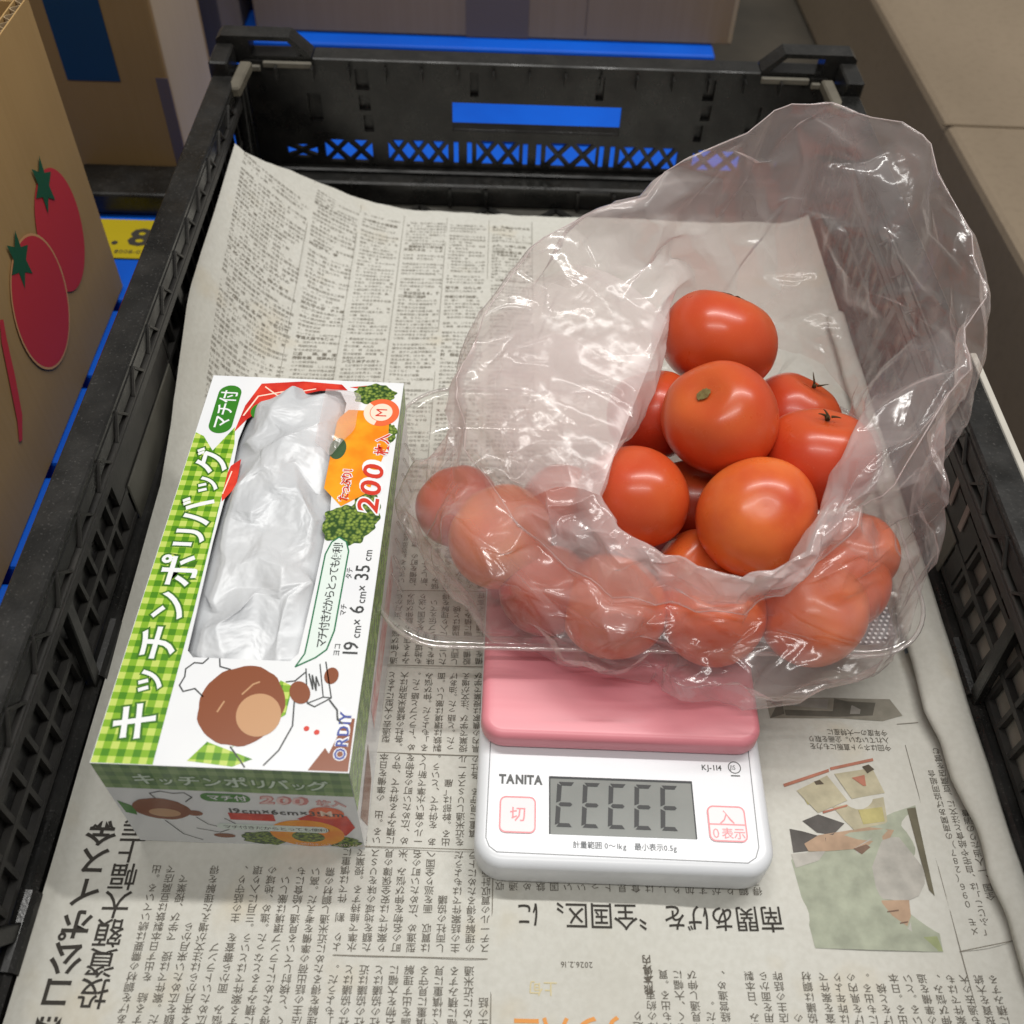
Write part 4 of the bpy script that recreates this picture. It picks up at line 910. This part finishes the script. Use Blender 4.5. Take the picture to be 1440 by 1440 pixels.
def tomato_mesh(seed, squash, nphi=56, nth=30):
    rnd = random.Random(seed); ph = rnd.random()*6; lobes = rnd.choice((5, 6, 7)); vs = []; fs = []; off = rnd.uniform(-.05, .05)
    for j in range(nth+1):
        th = math.pi*j/nth
        for i in range(nphi):
            a = 2*math.pi*i/nphi; up = max(0, math.cos(th))
            r = 1+.035*math.sin(2*a+ph)+.016*math.sin(3*a+2*ph)*math.sin(th)+.050*up*up*math.cos(lobes*a+ph)*math.sin(th)**.5
            sx = math.copysign(abs(math.sin(th))**.88, math.sin(th)); x = r*sx*math.cos(a); y = r*sx*math.sin(a); z = math.cos(th)*squash
            d = math.exp(-(math.sin(th)/.34)**2)
            if th < 1.2: z -= .15*d
            elif th > 2.4: z += .03*math.exp(-(math.sin(th)/.2)**2)
            vs.append((x*(1+off*z), y, z))
    for j in range(nth):
        for i in range(nphi): fs.append((j*nphi+i, (j+1)*nphi+i, (j+1)*nphi+(i+1) % nphi, j*nphi+(i+1) % nphi))
    return vs, fs
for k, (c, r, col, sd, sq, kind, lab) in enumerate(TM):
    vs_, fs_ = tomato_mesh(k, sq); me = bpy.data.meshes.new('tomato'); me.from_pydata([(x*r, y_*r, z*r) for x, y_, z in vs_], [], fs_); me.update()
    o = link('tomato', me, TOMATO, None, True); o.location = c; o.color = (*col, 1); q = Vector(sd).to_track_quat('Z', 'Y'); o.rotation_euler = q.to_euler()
    tag(o, lab, 'tomato', 'tomatoes heaped in the plastic bag')
    zt = r*(sq-.13)
    if kind == 'scar':
        m = MB(); P = blobby(0, 0, .0022, .0029, .05, 24, k); m.add([(x, y_, zt+.0004+.0003*(i % 2)) for i, (x, y_) in enumerate(P)]+[(0, 0, zt+.0009)], [(i, (i+1) % 24, 24) for i in range(24)]); m.build('stem_scar', SCAR, o, smooth=True)
    if kind in ('calyx', 'curl', 'hair', 'dark'):
        m = MB(); rnd = random.Random(k); ns = {'calyx': 6, 'curl': 4, 'hair': 2, 'dark': 4}[kind]
        for s in range(ns):
            a = 2*math.pi*s/ns+rnd.uniform(-.3, .3); L_ = rnd.uniform(.007, .012)*(.4 if kind in ('hair', 'curl') else .6); up = {'hair': .9, 'curl': .35, 'calyx': .22, 'dark': .2}[kind]
            pts = [(math.cos(a)*(.001+L_*t_), math.sin(a)*(.001+L_*t_), zt+.0016+L_*up*t_-.25*L_*t_*t_*(1 if kind != 'hair' else 0)) for t_ in np.linspace(0, 1, 7)]
            m.tube(pts, [.00055*(1-.75*t_) for t_ in np.linspace(0, 1, 7)], 6)
        m.tube([(0, 0, zt), (0.0006, 0, zt+.0016)], .0010, 8); m.build('calyx', SEPAL, o, smooth=True)

# ================================================================== POLY BAG
NB = 14
A = lambda px, py, z: at(px, py, z)
Wd = lambda x, y_, z: np.array((x, y_, z))
hem = [A(1045, 856, .078), A(940, 850, .077), A(845, 826, .078), A(738, 742, .085), A(662, 628, .092), A(655, 508, .105), A(752, 352, .125), A(900, 265, .145), A(1115, 156, .170), A(1285, 194, .165), A(1370, 362, .150), A(1350, 518, .132), A(1240, 692, .110), A(1140, 800, .092)]
cuff = [A(1040, 835, .093), A(940, 812, .092), A(852, 775, .092), A(780, 715, .095), A(738, 650, .098), A(760, 500, .106), A(850, 440, .112), A(940, 350, .120), A(1080, 290, .130), A(1220, 320, .135), A(1310, 430, .130), A(1295, 560, .122), A(1205, 690, .112), A(1130, 792, .100)]
crest = [A(1040, 806, .101), A(950, 782, .098), A(880, 745, .096), A(848, 695, .097), A(866, 640, .100), A(893, 570, .103), A(935, 456, .106), A(985, 395, .100), A(1080, 410, .092), A(1180, 440, .094), A(1235, 510, .096), A(1188, 607, .102), A(1160, 705, .104), A(1112, 784, .102)]
bodyr = [A(1010, 938, .056), A(925, 922, .055), A(820, 898, .053), A(715, 852, .053), A(622, 735, .052), A(645, 655, .056), Wd(-.022, .012, .062), Wd(.02, .052, .066), Wd(.082, .064, .074), Wd(.130, .050, .080), A(1325, 560, .085), A(1310, 640, .080), A(1297, 750, .066), A(1240, 885, .049)]
bott = [A(1000, 955, .0345), A(920, 938, .0345), A(830, 915, .0345), A(705, 888, .0345), A(640, 800, .0345), A(655, 735, .0345), Wd(-.010, .0, .0345), Wd(.03, .030, .0345), Wd(.08, .035, .0345), Wd(.115, .025, .0345), Wd(.137, -.01, .0345), Wd(.145, -.045, .0345), A(1262, 850, .0345), A(1195, 945, .0345)]
ax3 = np.array((.052, -.035, 0.)); mid = []; down = []
for k in range(NB):
    h_, b_ = np.array(hem[k]), np.array(bodyr[k]); inn = np.array((ax3[0]-h_[0], ax3[1]-h_[1], 0)); inn /= np.linalg.norm(inn)
    mid.append(h_+inn*.007+np.array((0, 0, -.010)) if k in (0, 1, 2, 3, 13) else .5*h_+.5*b_)
    c_ = np.array(crest[k]); down.append(c_+np.array(((ax3[0]-c_[0])*.06, (ax3[1]-c_[1])*.06, -.024)))
R_ = np.array([bott, bodyr, mid, hem, cuff, crest, down]); cen = R_[0].mean(0); R_ = np.concatenate([[cen+(R_[0]-cen)*.03, cen+(R_[0]-cen)*.6], R_])
def cr_interp(P, t, closed):
    n = len(P); i = np.floor(t).astype(int); f = (t-i)[:, None]
    g = (lambda k: P[k % n]) if closed else (lambda k: P[np.clip(k, 0, n-1)])
    sh = [-1]+[1]*(P.ndim-1)
    f = (t-i).reshape([-1]+[1]*(P.ndim-1)); p0, p1, p2, p3 = g(i-1), g(i), g(i+1), g(i+2)
    tau = .42
    m1, m2 = (p2-p0)*tau, (p3-p1)*tau
    return (2*f**3-3*f**2+1)*p1+(f**3-2*f**2+f)*m1+(-2*f**3+3*f**2)*p2+(f**3-f**2)*m2
def bag_shape(NU, NV):
    tu = np.arange(NU)/NU*NB; tv = np.concatenate([np.linspace(.6, 1.999, NV//8)[:-1], np.linspace(1.999, len(R_)-1.0001, NV-NV//8+1)])
    G1 = np.array([cr_interp(r, tu, True) for r in R_]); return tu, tv, cr_interp(G1, tv, False)
TC = np.array([q[0] for q in TM]); TR = np.array([q[1] for q in TM])
axis = np.array((.052, -.035))
def push_out(G, tv):
    for c_, r_ in zip(TC, TR):
        rad = r_*1.04+.0012; top_ = 4.5 if c_[2] < .0635 else 4.0
        sel = (np.linalg.norm(G-c_, axis=2) < rad) & (tv[:, None] < top_)
        for j, i in zip(*np.nonzero(sel)):
            p = G[j, i]; o_ = np.r_[p[:2]-axis, .006]; o_ /= np.linalg.norm(o_); q = p-c_; bq = q@o_; G[j, i] = p+o_*(-bq+math.sqrt(max(bq*bq-(q@q-rad*rad), 0)))
    G[:, :, 2] = np.maximum(G[:, :, 2], .0325)
    return G
def collide(P):
    for c_, r_ in zip(TC, TR):
        rad = r_*1.04+.0012; d = P-c_; l2 = (d*d).sum(2); m_ = l2 < rad*rad
        if m_.any(): P[m_] = c_+d[m_]*(rad/np.sqrt(l2[m_]))[:, None]
    P[:, :, 2] = np.maximum(P[:, :, 2], .0325)
    return P
NU, NV = 46, 33                                            # coarse sheet first: its facets become the large folds
tv0 = np.concatenate([[.6, 1.2], np.linspace(1.75, len(R_)-1.0001, NV-2)]); tu0 = np.arange(NU)/NU*NB
G1 = [None]*NV; rw = np.random.RandomState(12); wu = rw.normal(0, .30, (NV, NU))*NB/NU; wv_ = rw.normal(0, .30, (NV, NU))*(tv0[5]-tv0[4]); wv_[-1] = 0; wv_[:3] = 0; near = (np.abs(tv0-5) < .35) | (np.abs(tv0-7) < .45); wv_[near] *= .12; wu[near] *= .4
P = np.zeros((NV, NU, 3)); rows_ = np.arange(len(R_))
for j in range(NV):
    for i in range(NU):
        tt = np.clip(tv0[j]+wv_[j, i], .6, len(R_)-1.0001); q = cr_interp(R_.transpose(1, 0, 2), np.array([(tu0[i]+wu[j, i]) % NB]), True)[0]
        P[j, i] = cr_interp(q, np.array([tt]), False)[0]
tv = tv0; P = push_out(P, tv)
for _ in range(6):                                         # the film spans the hollows between the fruit
    d_ = P[:, :, :2]-axis; rho = np.linalg.norm(d_, axis=2); av = (np.roll(rho, 1, 1)+np.roll(rho, -1, 1))/2; av2 = (np.roll(rho, 2, 1)+np.roll(rho, -2, 1))/2
    new = np.maximum(rho, np.maximum(av, av2-.001)); k_ = np.interp(tv0, [1.9, 2.3, 4.2, 4.7], [0, 1, 1, 0])[:, None]
    P[:, :, :2] = axis+d_*((rho+(new-rho)*k_)/rho)[:, :, None]
for lv, (cols, rows, its, xu, xv, amp) in enumerate(((46, 33, 220, 1., 1., .0030), (116, 83, 110, .30, .25, .0006), (232, 166, 60, .10, .10, .00015), (464, 332, 24, .03, .03, .00004))):
    if lv:
        P = up2(P, True, rows, cols); tv = np.interp(np.linspace(0, NV-1, rows), np.arange(NV), tv0); P = collide(P)
    tu = np.arange(cols)/cols*NB; an = tu[None, :]/NB*2*math.pi; sw = .5+.5*np.sin(3*an+1+1.1*tv[:, None])*np.sin(2*an-.7*tv[:, None]+2)
    eu = np.interp(tv, [.6, 1.2, 2, 3, 4, 5, 6, 7, 8], [0, .03, .08, .12, .11, .06, .08, .05, .05])[:, None]+.05*sw
    ev = np.interp(tv, [.6, 1.2, 2, 3, 4, 5, 6, 7, 8], [0, .02, .05, .08, .07, .03, .04, .03, .03])[:, None]+.04*(1-sw)
    hold = np.interp(tv, [.6, 1.2, 2, 3, 4, 4.7, 5, 5.3, 6, 6.7, 7, 7.4, 8], [.3, .03, .02, .02, .014, .03, .12, .03, .014, .05, .15, .05, .08])[:, None]*np.ones((1, cols))
    P = relax_sheet(P, 1+eu*xu, 1+ev*xv, True, its, 3+lv, hold, collide, amp, .12)
G = P; NU = G.shape[1]
s1 = np.cumsum(np.linalg.norm(np.roll(G, -1, 1)-G, axis=2), axis=1); s1 = np.broadcast_to(s1[int(len(tv)*.8)], s1.shape); Ls = s1.max()
t1 = np.cumsum(np.r_[[0], np.linalg.norm(np.diff(G, axis=0), axis=2).mean(1)])[:, None]*np.ones((1, NU))
def smooth_noise(seed, k, kt):
    o = np.zeros_like(s1); rr = np.random.RandomState(seed)
    for _ in range(10): o = o+np.sin(2*math.pi*(rr.randint(1, k+1)*s1/Ls*rr.choice((-1, 1))+rr.uniform(-kt, kt)*t1)+rr.uniform(0, 6.28))
    return o/math.sqrt(5)
me = bpy.data.meshes.new('film'); fs = [(j*NU+i, j*NU+(i+1) % NU, (j+1)*NU+(i+1) % NU, (j+1)*NU+i) for j in range(len(tv)-1) for i in range(NU)]
me.from_pydata(G.reshape(-1, 3).tolist(), [], fs); me.update()
lay = me.attributes.new('layers', 'FLOAT', 'POINT')      # how many thicknesses of film lie folded together
ua = (tu[None, :]+.25*smooth_noise(61, 4, 9)+.9*np.clip(tv[:, None]-3.2, 0, 3)*0) % NB
la = np.interp(ua, [0, 1, 2, 3, 4, 5, 6, 7, 8.6, 8.75, 10, 11, 12, 13, 14], [.64, .64, .62, .60, .60, .58, .56, .56, .48, .13, .11, .32, .48, .58, .64])
la = la*np.interp(tv, [0, 3, 3.6, 4.5, 5, 5.4, 6, 7, 8], [.02, .12, .18, .36, .48, .62, .8, .8, .4])[:, None]*np.clip(.85+.25*smooth_noise(62, 6, 14), .4, 1.3)
lay.data.foreach_set('value', la.reshape(-1).astype(np.float32))
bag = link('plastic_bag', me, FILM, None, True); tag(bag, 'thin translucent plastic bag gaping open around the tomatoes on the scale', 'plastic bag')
fe = [A(938, 450, .116), A(926, 482, .115), A(905, 535, .112), A(880, 598, .109), A(858, 655, .106), A(843, 696, .104)]   # inner gusset: its straight folded edge
fo_ = [A(800, 372, .120), A(745, 405, .116), A(692, 462, .112), A(672, 540, .106), A(690, 620, .100), A(742, 700, .097)]
T = np.zeros((30, 24, 3)); fe, fo_ = np.array(fe), np.array(fo_)
for j in range(30):
    w_ = np.array([j/29*4.999]); e_ = cr_interp(fe, w_, False)[0]; o_ = cr_interp(fo_, w_, False)[0]
    for i in range(24): q = i/23; T[j, i] = o_*(1-q)+e_*q+np.array((0, 0, .006*math.sin(math.pi*q)))
Pf = None
for lv, (cl, rw_, its, xx, amp) in enumerate(((9, 12, 120, 1., .0018), (27, 36, 60, .25, .0004), (81, 108, 25, .06, .0001))):
    Pf = up2(T if Pf is None else Pf, False, rw_, cl); q = np.linspace(0, 1, cl)[None, :]*np.ones((rw_, 1)); w = np.linspace(0, 1, rw_)[:, None]*np.ones((1, cl))
    ed = np.minimum((1-q)*7, np.minimum(w, 1-w)*10+.3).clip(0, 1)
    Pf = relax_sheet(Pf, 1+.025*ed*xx, 1+.045*ed*xx, False, its, 30+lv, .02+.25*(1-ed), None, amp, .12)
m = MB(); m.add(Pf.reshape(-1, 3), [(j*cl+i, j*cl+i+1, (j+1)*cl+i+1, (j+1)*cl+i) for j in range(rw_-1) for i in range(cl-1)])
gm = m.build('gusset_fold', mat_film('soft_film', .045, .30, (1, .985, .98, 1), .26, .10, .8, .06), bag, smooth=True); ga = gm.data.attributes.new('layers', 'FLOAT', 'POINT'); ga.data.foreach_set('value', (.30*np.clip(q*5, 0, 1)).reshape(-1).astype(np.float32))
m = MB(); m.tube([tuple(p) for p in G[int(np.argmin(np.abs(tv-5)))]], .00022, 5, True); m.build('hem', HEM, bag, smooth=True)

bpy.data.objects.remove(_go)
